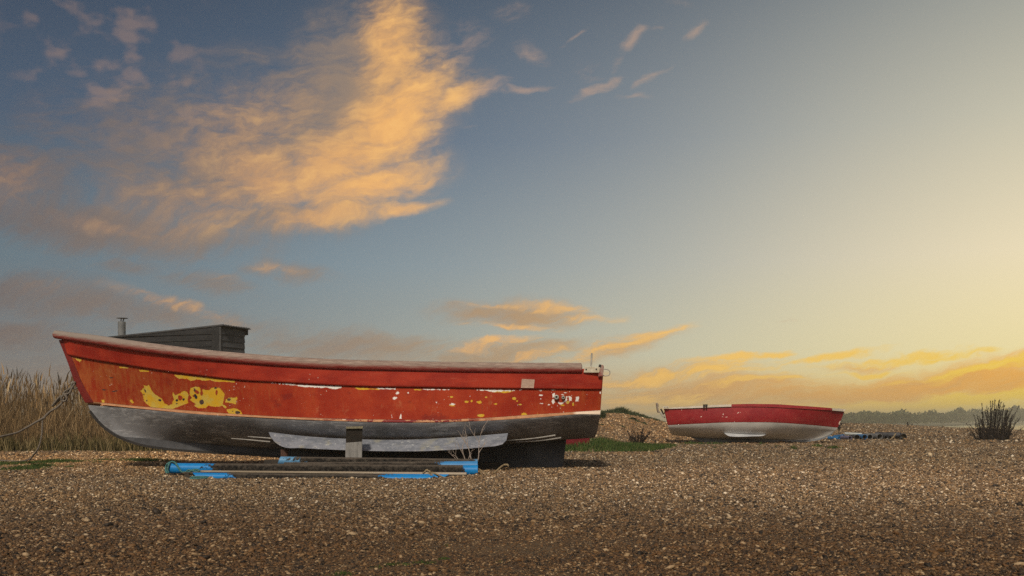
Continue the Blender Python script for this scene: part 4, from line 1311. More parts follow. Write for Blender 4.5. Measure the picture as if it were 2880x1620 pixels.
sk_ = MB().tube(spline([P(512, 1331, 9.66), P(540, 1331, 9.64), P(574, 1329, 9.62)], 8), [.006, .012, .012, .013, .012, .011, .010, .006], 8).out('stick', oak('dark_driftwood', (.05, .035, .022, 1), (.09, .065, .04, 1), None, 20, (.2, 1, 1)), None, True, loc=P(540, 1340, 9.64))
tag(sk_, 'short dark stick lying through the teal rope at the left pipe end', 'stick')
sk2 = MB().box(P(526, 1336.5, 9.6), (.045, .05, .05), .3).out('wood_scrap', m_plkd, loc=P(526, 1341, 9.6))
tag(bevel(sk2, .005), 'small dark scrap of wood under the stick beside the teal rope', 'wood scrap')


def rope_mat(name, c1, c2):
    m, t = newmat(name)
    o = t.obj()
    w = t.n('ShaderNodeTexWave', {'Vector': t.scl(o, 1, 1, 1), 'Scale': 28.0, 'Distortion': 3.0, 'Detail': 2.0}, wave_type='BANDS', bands_direction='DIAGONAL').outputs['Fac']
    n = t.noise(o, 30, 4, .6)
    t.finish(t.mix(t.m('MULTIPLY', w, n), c1, c2), .9, t.bump(w, .8, .004), .2)
    return m


m_teal = rope_mat('teal_rope', (.03, .10, .10, 1), (.13, .31, .30, 1))
rp = MB()
YR = 9.96
rp.tube(spline([P(470, 1329, YR - .03), P(466, 1318, YR), P(470, 1306, YR + .02), P(480, 1299.5, YR), P(488, 1299, YR - .04), P(495, 1304, YR - .07), P(501, 1314, YR - .085), P(508, 1324, YR - .10), P(518, 1328, YR - .2), P(533, 1327, YR - .25), P(545, 1321, YR - .24), P(556, 1321, YR - .24), P(563, 1327, YR - .24), P(568, 1333, YR - .32), P(580, 1340, YR - .44), P(592, 1343, YR - .55)], 110), .0095, 8)
rp.tube(spline([P(474, 1304, YR - .02), P(467, 1312, YR + .01), P(466, 1324, YR - .01), P(472, 1331, YR - .04)], 24), .010, 8)
rp.tube(spline([P(480, 1300, YR), P(474, 1310, YR - .055), P(472, 1322, YR - .055), P(475, 1330, YR - .055)], 20), .010, 8)
rp.tube(spline([P(522, 1328, YR - .3), P(530, 1322, YR - .3), P(542, 1324, YR - .32), P(552, 1327, YR - .32), P(562, 1323, YR - .3)], 30), .008, 8)
rp.tube(spline([P(590, 1343, YR - .56), P(575, 1341, YR - .62), P(550, 1341, YR - .62), P(537, 1343, YR - .6), P(537, 1346, YR - .66), P(552, 1346, YR - .68), P(572, 1345, YR - .66), P(594, 1344, YR - .58)], 50), .0085, 8)
tag(rp.out('teal_rope', m_teal, None, True, loc=P(500, 1335, YR)), 'teal rope looped round the left end of the long blue pipe', 'rope', None)
m_tan = rope_mat('tan_cord', (.17, .125, .07, 1), (.37, .29, .18, 1))
cd_ = MB()
cd_.tube(spline([P(1190, 1331, 9.66), P(1196, 1326, 9.64), P(1201, 1321, 9.64), P(1204, 1325, 9.62), P(1209, 1324, 9.62), P(1208, 1331, 9.62), P(1204, 1335, 9.62), P(1209, 1335, 9.6), P(1217, 1340, 9.5), P(1228, 1349, 9.4), P(1242, 1355, 9.3), P(1256, 1360, 9.2)], 70), .010, 8)
cd_.tube(spline([P(1206, 1330, 9.63), P(1216, 1329, 9.6), P(1232, 1336, 9.55), P(1252, 1345, 9.42), P(1272, 1355, 9.28), P(1290, 1357.5, 9.2)], 40), .0075, 8)
cd_.tube(spline([P(1288, 1356, 9.22), P(1306, 1353.5, 9.3), P(1330, 1356, 9.25), P(1352, 1356.5, 9.24), P(1376, 1357, 9.2)], 40), .008, 8)
tag(cd_.out('tan_cord', m_tan, None, True, loc=P(1215, 1350, 9.4)), 'tan cord knotted round the plank, its tails trailing over the pebbles', 'cord')
st_ = MB()
st_.tube(spline([P(1346, 1318, 10.0), P(1354, 1324, 9.95), P(1366, 1331, 9.9), P(1372, 1333.5, 9.86)], 20), .006, 6)
st_.tube(spline([P(1347, 1322, 10.0), P(1354, 1333, 9.93), P(1364, 1341, 9.8), P(1374, 1345, 9.7)], 20), .005, 6)
tag(st_.out('string', m_tan, None, True, loc=P(1350, 1335, 9.98)), 'two thin pale strings trailing from the right end of the blue pipes', 'string')
bs = MB().tube(spline([P(1389, 1331, 10.15), P(1400, 1321, 10.2), P(1412, 1311, 10.22), P(1420, 1307, 10.2), P(1426, 1307, 10.2), P(1430, 1312, 10.2)], 30), np.r_[np.linspace(.009, .010, 26), .011, .012, .011, .008], 8).out('bent_stick', m_tan, None, True, loc=P(1389, 1331, 10.15))
tag(bs, 'bent pale stick rising from the pebbles in front of the keel', 'stick')

# dead stalks behind the pipe ends
m_dead = worn('dead_stalk', (.21, .165, .135, 1), (.36, .30, .26, 1), 30, .85)


def twig(mb, p, d, L, r, depth, spread, g, flat=.6):
    pts = [p]
    v = d.copy()
    for _ in range(4):
        v = v + g.normal(0, .10, 3) * (1, flat, .6)
        v /= np.linalg.norm(v)
        pts.append(pts[-1] + v * L / 4)
    mb.tube(pts, np.linspace(r, r * .55, 5), 5)
    if depth:
        for k in range(g.integers(2, 4)):
            i = g.integers(2, 5)
            nv = v + g.normal(0, spread, 3) * (1, flat, .5) + (0, 0, .15)
            nv /= np.linalg.norm(nv)
            twig(mb, pts[i], nv, L * g.uniform(.5, .8), r * .6, depth - 1, spread, g, flat)


g = np.random.default_rng(3)
tw = MB()
for px, py, dx, L, r in ((1311, 1302, -.25, .17, .0055), (1326, 1302, .03, .20, .006), (1341, 1302, .22, .22, .006), (1317, 1302, .1, .10, .004), (1297, 1300, -.7, .12, .004), (1290, 1301, -1.0, .10, .0035)):
    b = P(px, py, 10.40)
    v = np.array([dx, 0, 1.0])
    twig(tw, b + (0, 0, -.16), np.array([0, 0, 1.0]), .17, r * 1.1, 0, .1, g)
    twig(tw, b, v / np.linalg.norm(v), L, r, 2, .42, g, .3)
tag(tw.out('dead_stalks', m_dead, None, True, loc=P(1325, 1330, 10.4)), 'pale leafless dead plant standing behind the right end of the pipes', 'plant')

# mooring rope from the stem
m_moor = rope_mat('grey_hemp', (.10, .085, .07, 1), (.26, .225, .19, 1))
mr = MB()
YM = 11.55
main = [P(221, 1088, YC), P(212, 1093, YM), P(203, 1092, YM), P(196, 1103, YM), P(187, 1113, YM), P(180, 1124, YM), P(172, 1135, 11.5), P(160, 1146, 11.48), P(140, 1158, 11.45), P(122, 1175, 11.4), P(100, 1188, 11.36), P(74, 1203, 11.3), P(50, 1216, 11.2), P(24, 1223, 11.1), P(0, 1228.5, 11.0), P(-80, 1246, 10.8), P(-330, 1290, 10.4), P(-420, 1327, 10.2)]
mr.tube(spline(main, 150), .0115, 8)
mr.tube(spline([P(213, 1075, YC - .05), P(203, 1079, YM), P(199, 1090, YM), P(194, 1094, YM - .03), P(184, 1100, YM - .03), P(178, 1106, YM - .03), P(186, 1108, YM - .04), P(196, 1104, YM - .04), P(199, 1098, YM - .03), P(204, 1088, YM - .02), P(210, 1080, YM)], 70), .0125, 8)
mr.tube(spline([P(221, 1087, YC), P(213, 1080, YM + .03), P(206, 1086, YM + .03), P(196, 1097, YM), P(186, 1108, YM), P(178, 1113, YM - .02), P(168, 1116, YM - .02), P(158, 1127, YM - .03), P(147, 1141, YM - .03), P(150, 1142, YM), P(160, 1131, YM), P(172, 1120, YM)], 70), .0105, 8)
mr.tube(spline([P(173, 1122, YM - .05), P(176, 1114, YM - .05), P(184, 1112, YM - .06), P(188, 1120, YM - .06), P(182, 1128, YM - .05), P(174, 1127, YM - .05), P(173, 1119, YM - .06), P(180, 1110, YM - .06)], 50), .0125, 8)
mr.tube(spline([P(150, 1150, YM - .06), P(140, 1160, YM - .08), P(131, 1168, YM - .12), P(122, 1178, YM - .16)], 20), .010, 8)
mr.tube(spline([P(120, 1177, 11.4), P(119, 1195, 11.4), P(118, 1220, 11.4), P(113, 1245, 11.4), P(106, 1264, 11.4), P(95, 1279, 11.5), P(82, 1291, 12.3), P(66, 1296, 13.0), P(40, 1297, 13.3), P(0, 1295, 13.5), P(-60, 1294, 13.6)], 80), .010, 8)
tag(mr.out('mooring_rope', m_moor, None, True, loc=P(215, 1085, YC)), 'grey mooring rope knotted to the red stem, one end sagging to the ground', 'rope')

# red box in the grass
yb = 20.3
m_fish = worn('dark_red_plastic', (.12, .006, .012, 1), (.16, .010, .016, 1), 9, .5, c3=(.24, .05, .05, 1), th=.72)
bx = thing('red_crate', P(1620, 1259, yb) * (1, 1, 0) + (0, 0, z1(*P(1620, 1259, yb)[:2])), 'low dark red crate in the grass behind the stern of the big boat', 'crate')
MB().hexa([P(1566, 1259.5, yb), P(1655, 1258, yb), P(1652, 1256, yb + .5), P(1564, 1256, yb + .5), P(1563, 1231, yb - .03), P(1659, 1229, yb - .03), P(1656, 1229, yb + .53), P(1560, 1231, yb + .53)]).out('body', m_fish, bx)
rim = MB().hexa([P(1561, 1231.5, yb - .05), P(1660, 1229.5, yb - .05), P(1657, 1229.5, yb + .55), P(1558, 1231.5, yb + .55), P(1561, 1227, yb - .05), P(1660, 1225, yb - .05), P(1657, 1225, yb + .55), P(1558, 1227, yb + .55)]).out('rim', m_fish, bx)
bevel(rim, .01)

# ------------------------------------------------------------------ pipes by the smaller boat
GB = 'pipes dumped beyond the bow of the smaller boat'
YB = 29.3


def plain(name, c, c2=None, r=.5):
    return worn(name, c, c2 or tuple(x * 1.5 for x in c[:3]) + (1,), 7, r)


m_bpipe = plain('black_pipe', (.016, .017, .022, 1), (.05, .05, .058, 1))
m_gpipe = plain('grey_pipe', (.10, .10, .10, 1), (.16, .155, .15, 1))
m_lpipe = plain('pale_grey_pipe', (.26, .28, .28, 1), (.36, .38, .37, 1))
m_dblue = plain('deep_blue_pipe', (.010, .085, .22, 1), (.03, .14, .30, 1))
m_purp = plain('violet_grey_pipe', (.10, .095, .15, 1), (.14, .13, .19, 1))


def dumped(px0, py0, px1, py1, rpx, mat, label, back=0.0, Y=YB, wall=.012):
    r_ = rpx / F * Y
    A, B = P(px0, py0, Y + back), P(px1, py1, Y)
    for e in (A, B):
        e[2] = max(e[2], z1(e[0], e[1]) + r_ * .85)
    pipe(A, B, r_, mat, label, GB, name='dumped_pipe', n=18, seg=8, wall=wall)


dumped(2462, 1222.5, 2533, 1223.5, 7.5, m_bpipe, 'thick black pipe lying lengthwise on the others at the right of the heap', .35, 29.2)
dumped(2526, 1227, 2541, 1229, 9.5, m_bpipe, 'fat black pipe with its open end facing out, furthest from the smaller boat', 1.2, 29.0)
dumped(2440, 1229, 2474.5, 1232, 9, m_gpipe, 'grey pipe with a wide black mouth, below the left end of the long black pipe', .7, 29.0)
dumped(2422, 1229, 2447, 1231, 8, m_gpipe, 'grey pipe with a black mouth, just right of the blue-rimmed one', .9, 29.1)
dumped(2478, 1230, 2491, 1230.5, 5.5, m_bpipe, 'thin black pipe poking out under the middle of the long black pipe', 1.0, 29.1)
dumped(2492, 1230, 2503, 1231, 6, m_bpipe, 'small dark pipe under the right half of the long black pipe', 1.0, 29.1)
dumped(2376, 1219.5, 2424, 1222, 4.2, m_lpipe, 'pale grey pipe lying across the top of the left pipes', .2, 29.5)
dumped(2402, 1229, 2432, 1232.5, 8, m_dblue, 'pipe with a pale blue rim round its dark mouth, left of the middle', .9, 28.9)
dumped(2396, 1228, 2411, 1232, 7.5, m_bpipe, 'dark pipe with a black mouth between the violet pipe and the blue-rimmed one', .9, 29.0)
dumped(2368, 1236, 2391, 1233.5, 6, m_purp, 'violet grey pipe slanting out at the front of the heap', .55, 28.7)
dumped(2330, 1233, 2360, 1234, 5, m_dblue, 'blue pipe stub touching the bow of the smaller boat', .3, 28.8)
dumped(2347, 1228, 2373, 1225.5, 4.2, m_dblue, 'blue split pipe resting behind the stub at the bow of the smaller boat', .4, 29.3)
ln = MB().tube(spline([P(2519, 1219, 28.9), P(2515, 1226, 28.85), P(2510, 1231, 28.8), P(2506, 1235, 28.75)], 14), .02, 6).out('rope_end', m_tan, None, True, loc=P(2508, 1235, 28.8))
tag(ln, 'short pale rope hanging over the mouth of the long black pipe', 'rope')

# little stump and stake far off on the ridge
for px, py, h_, w_, lb in ((2553, 1195.5, .20, .05, 'tiny dark stake standing on the far shingle ridge'), (2564, 1196.5, .13, .04, 'tiny leaning stub beside the stake on the far ridge')):
    p = P(px, HY, 59.0)
    zz = z1(p[0], p[1])
    o = MB().tube([(p[0], p[1], zz - .1), (p[0] + (.03 if w_ < .045 else 0), p[1], zz + h_)], [w_, w_ * .8], 8).out('stake', m_black, None, True, loc=(p[0], p[1], zz))
    tag(o, lb, 'stake')

# ------------------------------------------------------------------ hut
YH = 26.0
C0 = np.array([wx(617, YH), YH, 0.0])
dl = np.array([-.079, .0267, 0]) * YH
dl_n = dl / np.linalg.norm(dl)
dr = np.array([.0256, .0300, 0]) * YH
dr = np.array([wx(686.5, YH * 1.036) - C0[0], YH * .036, 0])
hut = thing('hut', C0 + dl * 1.1 + dr * .5, 'black clapboard hut with corrugated roof and metal flue, seen over the red bow rail', 'hut')
m_clad = worn('black_weatherboard', (.008, .008, .009, 1), (.016, .016, .018, 1), 10, .7, (.25, .25, 1), .5, .006, (.030, .030, .032, 1), .66)
m_clad_lit = worn('lit_weatherboard', (.040, .042, .047, 1), (.075, .078, .086, 1), 10, .7, (.25, .25, 1), .5, .006, (.10, .10, .105, 1), .66)  # same boards, the right wall's stronger light put into their colour
top0 = CH + (HY - 918) / F * YH
LL = 1.80
drop = .24
ht = lambda s_: top0 - drop * s_ / LL
nL = np.array([-dl_n[1], dl_n[0], 0])
nL = nL if nL[1] < 0 else -nL
dr_n = dr / np.linalg.norm(dr)
nR = np.array([dr_n[1], -dr_n[0], 0])
if nR[0] < 0:
    nR = -nR
cz = [CH + (HY - q) / F * YH for q in (939, 956.5, 974)]
pitch = cz[0] - cz[1]
levels = [cz[0] - pitch * k for k in range(-2, 20) if cz[0] - pitch * k > .02]
wl, wr = MB(), MB()
wl.prism([C0, C0 + dl * LL, C0 + dl * LL + (0, 0, ht(LL)), C0 + (0, 0, ht(0))], -nL * .05)
wr.prism([C0, C0 + dr, C0 + dr + (0, 0, top0 - .01), C0 + (0, 0, top0 - .01)], -nR * .05)
for zl in levels:
    for mb, d_, n_, Lx, top in ((wl, dl, nL, LL, ht), (wr, dr, nR, 1.0, lambda s_: top0)):
        # a lapped board: thick at its lower edge
        s0, s1 = (.085 if mb is wl else .03), Lx
        for a, b in ((s0, s1),):
            z0, z1_ = zl, zl + pitch * 1.02
            za, zb = min(z1_, top(a) - .005), min(z1_, top(b) - .005)
            if za - z0 < .03:
                continue
            zb = max(zb, z0 + .01)
            A, B = C0 + d_ * a, C0 + d_ * b
            mb.hexa([A + n_ * .034 + (0, 0, z0), B + n_ * .034 + (0, 0, z0), B + n_ * .003 + (0, 0, z0), A + n_ * .003 + (0, 0, z0), A + n_ * .012 + (0, 0, za), B + n_ * .012 + (0, 0, zb), B + n_ * .003 + (0, 0, zb), A + n_ * .003 + (0, 0, za)])
wl.out('wall', m_clad, hut)
wr.out('wall', m_clad_lit, hut)
bk = MB()
bk.prism([C0 + dl * LL, C0 + dl * LL + dr, C0 + dl * LL + dr + (0, 0, ht(LL)), C0 + dl * LL + (0, 0, ht(LL))], dl_n * .05)
bk.prism([C0 + dr, C0 + dr + dl * LL, C0 + dr + dl * LL + (0, 0, ht(LL)), C0 + dr + (0, 0, ht(0))], -nL * -.05)
bk.out('wall', m_clad, hut)
cb = MB()
cb.hexa([C0 + dl_n * .20 + nL * .006, C0 + dl_n * -.03 + nL * .006, C0 + dl_n * -.03 + nL * .045, C0 + dl_n * .20 + nL * .045] + [v + (0, 0, top0 - .012) for v in (C0 + dl_n * .20 + nL * .006, C0 + dl_n * -.03 + nL * .006, C0 + dl_n * -.03 + nL * .045, C0 + dl_n * .20 + nL * .045)])
cb.out('corner_board', worn('black_corner_board', (.012, .012, .013, 1), (.02, .02, .022, 1), 12, .7), hut)
cb = MB()
a_, b_ = C0 + nR * .012 - dr_n * .03, C0 + nR * .045 - dr_n * .03
cb.hexa([a_, b_, b_ + dr_n * .045, a_ + dr_n * .045, a_ + (0, 0, top0 - .014), b_ + (0, 0, top0 - .014), b_ + dr_n * .045 + (0, 0, top0 - .014), a_ + dr_n * .045 + (0, 0, top0 - .014)])
cb.out('corner_board', worn('grey_corner_board', (.10, .10, .105, 1), (.15, .15, .155, 1), 12, .7), hut)
# corrugated roof, ridges running down the slope
rf = MB()
wid_ = np.linalg.norm(dr)
nr_ = 120
xs = np.linspace(-.03, wid_ + .12, nr_)
V_, Fk = [], []
for s_ in (-.06, LL + .05):
    for x in xs:
        rz = .032 * max(0, cos(2 * pi * x / ((wid_ + .05) / 10)))**6
        p = C0 + dl * s_ + dr_n * x
        V_.append(np.array([p[0], p[1], ht(s_) + .018 + rz]))
for s_ in (-.06, LL + .05):
    for x in xs:
        p = C0 + dl * s_ + dr_n * x
        V_.append(np.array([p[0], p[1], ht(s_) + .004]))
for k in range(nr_ - 1):
    Fk += [(k, k + 1, nr_ + k + 1, nr_ + k), (2 * nr_ + k, 3 * nr_ + k, 3 * nr_ + k + 1, 2 * nr_ + k + 1), (k, 2 * nr_ + k, 2 * nr_ + k + 1, k + 1), (nr_ + k, nr_ + k + 1, 3 * nr_ + k + 1, 3 * nr_ + k)]
Fk += [(0, nr_, 3 * nr_, 2 * nr_), (nr_ - 1, 3 * nr_ - 1, 4 * nr_ - 1, 2 * nr_ - 1)]
roof = rf.add(V_, Fk).out('roof', worn('dark_corrugated_sheet', (.030, .030, .033, 1), (.05, .05, .052, 1), 5, .7), hut)
fa_ = C0 + dr_n * (wid_ - .02)
fz = top0 - .14
MB().hexa([fa_ + nR * .05 - dl * -.03 + (0, 0, fz), fa_ + dr_n * .13 + nR * .05 + (0, 0, fz), fa_ + dr_n * .13 + dl * LL + (0, 0, fz - drop), fa_ + dl * LL + (0, 0, fz - drop)] +
          [fa_ + nR * .05 + (0, 0, top0 + .002), fa_ + dr_n * .13 + nR * .05 + (0, 0, top0 + .002), fa_ + dr_n * .13 + dl * LL + (0, 0, top0 - drop + .002), fa_ + dl * LL + (0, 0, top0 - drop + .002)]).out('fascia', m_clad, hut)
m_flue = worn('galvanised_flue', (.115, .12, .125, 1), (.16, .165, .17, 1), 8, .5)
yc_ = YH * 1.068
fl = MB().tube([P(342.5, 952, yc_), P(342.5, 905, yc_)], 10.4 / F * yc_, 22).out('chimney', m_flue, roof, True)
cw = MB()
cw.tube([P(328, 894.5, yc_), P(360, 894.5, yc_)], 1, 4) if False else None
cen = P(343.5, 895, yc_)
cw.tube([cen + (0, 0, -.004), cen + (0, 0, .006)], 15.5 / F * yc_, 24)
cw.tube([P(345.5, 905, yc_), P(348.5, 896, yc_)], .018, 8)
cw.tube([P(340, 905, yc_ + .07), P(341, 896, yc_ + .07)], .014, 8)
# cowl hangs on the chimney: a sub-part two levels down, so it stays part of the chimney mesh below
cw.out('cowl', m_flue, hut, True)

# ================================================================== plants
def islandmat(name, stops, rough=.8, bycol=None, trans=True):
    m, t = newmat(name)
    r = t.n('ShaderNodeNewGeometry').outputs['Random Per Island']
    col = t.ramp(r, stops)
    p = t.finish(col, rough, None, .2)
    return m


m_reed = islandmat('dry_reed', [(0, (.022, .014, .007)), (.38, (.085, .052, .023)), (.68, (.165, .104, .047)), (.88, (.25, .155, .072)), (1, (.40, .29, .16))])
m_rgrass = islandmat('rank_grass', [(0, (.030, .026, .010)), (.4, (.065, .055, .018)), (.7, (.12, .09, .035)), (1, (.21, .16, .08))])
m_grass = islandmat('short_grass', [(0, (.010, .022, .005)), (.4, (.024, .050, .008)), (.75, (.045, .075, .014)), (1, (.10, .10, .035))])
g = np.random.default_rng(11)


def reeds():
    N = 15000
    px = g.uniform(-260, 560, N)
    Y = 18.0 + g.random(N)**1.3 * 6.5
    Y += np.interp(px, [-260, 0, 450, 560], [.4, .25, .0, .1])
    X = (px - CX) / F * Y
    front = (Y - 18) / 6.5
    ht = g.uniform(.3, 1.0, N)**1.25 * 1.06 * np.interp(front, [0, .18, .5, 1], [.62, 1.0, 1.35, 1.5])
    ht *= .82 + .36 * vnoise(px / 55.0, Y * .8) + .10
    ht *= np.interp(px, [-260, 60, 200, 330, 450, 560], [1.05, 1.02, 1.02, .78, .62, .6])
    lean = g.normal(0, .20, (N, 2)) * ht[:, None]
    bent = g.random(N) < .22
    lean[bent] *= 3.0
    base = np.stack([X, Y, Z(X, Y) - .02], 1)
    V1, Q1_ = blades(base, ht, lean, g.uniform(.005, .016, N), 1)
    # flower heads: narrow tufts at the top of the tall stems
    tall = np.where((ht > .85) & ~bent)[0][:1300]
    hb_, hh, hl, hw = [], [], [], []
    for i in tall:
        tip = base[i] + (lean[i, 0], lean[i, 1], ht[i])
        hb_.append(tip - np.array([lean[i, 0], lean[i, 1], ht[i]]) * .1)
        hh.append(g.uniform(.14, .30))
        hl.append(lean[i] * .2 + g.normal(0, .015, 2))
        hw.append(g.uniform(.018, .034))
    V2, Q2_ = blades(np.array(hb_), np.array(hh), np.array(hl), np.array(hw), 2)
    V = np.concatenate([V1, V2])
    Q = np.concatenate([Q1_, Q2_ + len(V1)])
    o = mesh('reeds', V, Q, m_reed, loc=(-9, 20, 0))
    tag(o, 'bed of tall dry brown reeds behind the bow of the red boat', 'reeds', kind='stuff')
    N = 9000
    px = g.uniform(-260, 560, N)
    Y = 17.75 + g.random(N)**1.6 * 2.6 + np.interp(px, [-260, 0, 450, 560], [.4, .25, .0, .1])
    X = (px - CX) / F * Y
    ht = g.uniform(.10, .42, N) * (.6 + .8 * vnoise(px / 30.0, Y))
    lean = g.normal(0, .3, (N, 2)) * ht[:, None]
    V, Q = blades(np.stack([X, Y, Z(X, Y) - .02], 1), ht, lean, g.uniform(.008, .02, N), 3)
    o = mesh('rank_grass', V, Q, m_rgrass, loc=(-8, 18, 0))
    tag(o, 'tangled olive grass along the foot of the reed bed', 'grass', kind='stuff')


reeds()


def tufts(name, spots, label, hgt, dens, seed, mat=m_grass, w=(.004, .010)):
    """spots: px, py (ground row), half width px, half depth m"""
    r = np.random.default_rng(seed)
    Bs, H = [], []
    for px, py, rx, ry, k in spots:
        Y = CH * F / (py - HY)
        n = int(dens * k)
        a, q = r.random(n) * 2 * pi, np.sqrt(r.random(n)) * (1 + .25 * r.normal(0, 1, n))
        X = (px - CX) / F * Y + np.cos(a) * q * rx / F * Y
        yy = Y + np.sin(a) * q * ry
        nz = vnoise(X * 2.2 + 7, yy * 2.2)
        kk = r.random(n) < smooth01(nz, .30, .62) + .1
        Bs.append(np.stack([X, yy, Z(X, yy) - .004], 1)[kk])
        H.append((r.uniform(.35, 1, n) * hgt * (1.15 - .5 * np.minimum(q, 1.4)) * (.5 + nz))[kk])
    Bs, H = np.concatenate(Bs), np.concatenate(H)
    n = len(Bs)
    V, Q = blades(Bs, H, r.normal(0, .38, (n, 2)) * H[:, None], r.uniform(*w, n), seed)
    o = mesh(name, V, Q, mat, loc=Bs.mean(0))
    tag(o, label, 'grass', kind='stuff')
    return o


tufts('grass', [(30, 1306, 150, .8, 3.0), (150, 1301, 120, .35, 1.8), (240, 1296, 110, .25, 1.5), (345, 1294, 90, .25, 1.5), (420, 1298, 90, .2, 1.0), (520, 1301, 90, .15, .8), (60, 1320, 70, .3, .6), (205, 1314, 18, .1, .35), (-120, 1306, 140, .9, 2), (110, 1313, 40, .2, .5), (275, 1304, 14, .1, .25)],
      'low strip of green grass on the shingle left of the blue pipes', .055, 1500, 21)
# the bigger green patch behind the stern
r = np.random.default_rng(5)
N = 15000
px = r.uniform(1480, 1905, N)
fr = np.interp(px, [1480, 1830, 1905], [17.3, 17.5, 20.5])
bkk = np.interp(px, [1480, 1600, 1690, 1760, 1840, 1905], [25.5, 25.5, 25.0, 23.3, 22.4, 21.2])
Y = fr + (bkk - fr) * r.random(N)
X = (px - CX) / F * Y
nz = vnoise(X * 1.3 + 3, Y * 1.3)
edge = np.minimum(np.minimum((Y - fr) / .5, (bkk - Y) / .6), (1905 - px) / 60)
kk = (r.random(N) < smooth01(nz, .12, .42) + .25) & (r.random(N) < edge)
X, Y, nz = X[kk], Y[kk], nz[kk]
H = r.uniform(.4, 1, len(X)) * (.05 + .12 * nz) * np.interp((X / Y * F + CX), [1480, 1660, 1760, 1900], [1.25, 1.2, .85, .55])
V, Q = blades(np.stack([X, Y, Z(X, Y) - .01], 1), H, r.normal(0, .35, (len(X), 2)) * H[:, None], r.uniform(.008, .022, len(X)), 6)
tag(mesh('grass', V, Q, m_grass, loc=(1.8, 20, 0)), 'patch of green grass behind the stern of the red boat', 'grass', kind='stuff')
tufts('grass', [(1990, 1250, 60, .5, .6), (1945, 1251, 30, .3, .5), (2095, 1254, 12, .15, .15), (2232, 1262, 10, .1, .2), (2300, 1257, 14, .15, .25), (2350, 1260, 20, .16, 1.5), (2362, 1259, 14, .12, .5), (2010, 1262, 10, .1, .25), (2140, 1251, 12, .1, .1), (1900, 1256, 30, .3, .5), (2190, 1256, 8, .1, .1)],
      'small scattered green tufts in the shingle around the smaller boat', .085, 420, 23, w=(.010, .022))
tufts('grass', [(1115, 1590, 42, .05, .9), (1190, 1584, 36, .045, .7), (1250, 1571, 16, .03, .9), (960, 1618, 40, .05, .8), (1255, 1533, 14, .03, .1), (1405, 1581, 14, .02, .15), (1060, 1600, 20, .03, .2), (110, 1318, 20, .1, .2), (168, 1316, 12, .1, .2), (640, 1326, 16, .05, .1)],
      'tiny green sprigs in the sandy shingle at the front edge', .016, 300, 25, w=(.002, .004))

# scrub on the dune
m_scrub = islandmat('dune_scrub', [(0, (.008, .016, .008)), (.5, (.022, .038, .014)), (1, (.06, .07, .03))])
r = np.random.default_rng(8)
Bs, H = [], []
for px, Y, rx, ry, n, h_ in ((1700, 46, 34, 1.2, 700, .16), (1732, 45.5, 34, 1.0, 900, .28), (1748, 45.5, 18, .8, 800, .42), (1766, 45.5, 16, .8, 500, .30), (1785, 46, 14, .8, 500, .26), (1806, 46, 22, .8, 700, .20), (1835, 47, 26, .8, 500, .16), (1692, 38, 9, .5, 600, .36), (1781, 39, 12, .35, 350, .14), (1795, 38, 8, .3, 150, .10), (1812, 37.5, 9, .3, 250, .12), (1690, 33, 10, .3, 100, .10), (1725, 33, 9, .3, 40, .07), (1752, 33, 6, .3, 60, .09), (1862, 48, 14, .6, 150, .1)):
    a, q = r.random(n) * 2 * pi, np.sqrt(r.random(n))
    X = wx(px, Y) + np.cos(a) * q * rx / F * Y
    yy = Y + np.sin(a) * q * ry
    Bs.append(np.stack([X, yy, Z(X, yy) - .02], 1))
    H.append(r.uniform(.3, 1, n) * h_ * np.sqrt(np.maximum(1.1 - q * q, .1)))
Bs, H = np.concatenate(Bs), np.concatenate(H)
V, Q = blades(Bs, H, r.normal(0, .5, (len(Bs), 2)) * H[:, None], r.uniform(.02, .06, len(Bs)), 9)
tag(mesh('dune_scrub', V, Q, m_scrub, loc=(5, 45, .8)), 'dark green scrub along the crest of the low shingle dune', 'scrub', kind='stuff')


def bush(name, px, py, Y, stems, label, mat_s, mat_l, seed, leafw, leafn, lsz):
    r = np.random.default_rng(seed)
    b0 = P(px, py, Y)
    b0[2] = z1(b0[0], b0[1])
    th_ = thing(name, b0, label, 'bush')
    mb = MB()
    LB, LH, LL_, LW = [], [], [], []
    sc = Y / F
    for bx_, tx, tz, rr in stems:
        a = b0 + (bx_ * sc, r.normal(0, .12), -.02)
        tip = b0 + (tx * sc, r.normal(0, .22), tz * sc)
        mid = a + (tip - a) * .5 + np.array([(bx_ - tx) * sc * .14, 0, -.02])
        pts = spline([a, mid, tip], 9) + r.normal(0, .008, (9, 3))
        mb.tube(pts, np.linspace(rr * .7, rr * .15, 9), 5)
        L = np.linalg.norm(tip - a)
        for _ in range(int(leafn * L)):
            k = r.random()**.75
            p = pts[0] + (pts[-1] - pts[0]) * k
            i = min(int(k * 8), 7)
            p = pts[i] + (pts[i + 1] - pts[i]) * (k * 8 - i)
            LB.append(p + r.normal(0, leafw * (1.15 - k), 3))
            LH.append(r.uniform(.3, 1) * lsz)
            LL_.append(r.normal(0, .5, 2) * lsz)
            LW.append(r.uniform(.3, .8) * lsz * .6)
    mb.out('stems', mat_s, th_, True)
    V, Q = blades(np.array(LB), np.array(LH), np.array(LL_), np.array(LW), seed)
    mesh('leaves', V, Q, mat_l, th_)


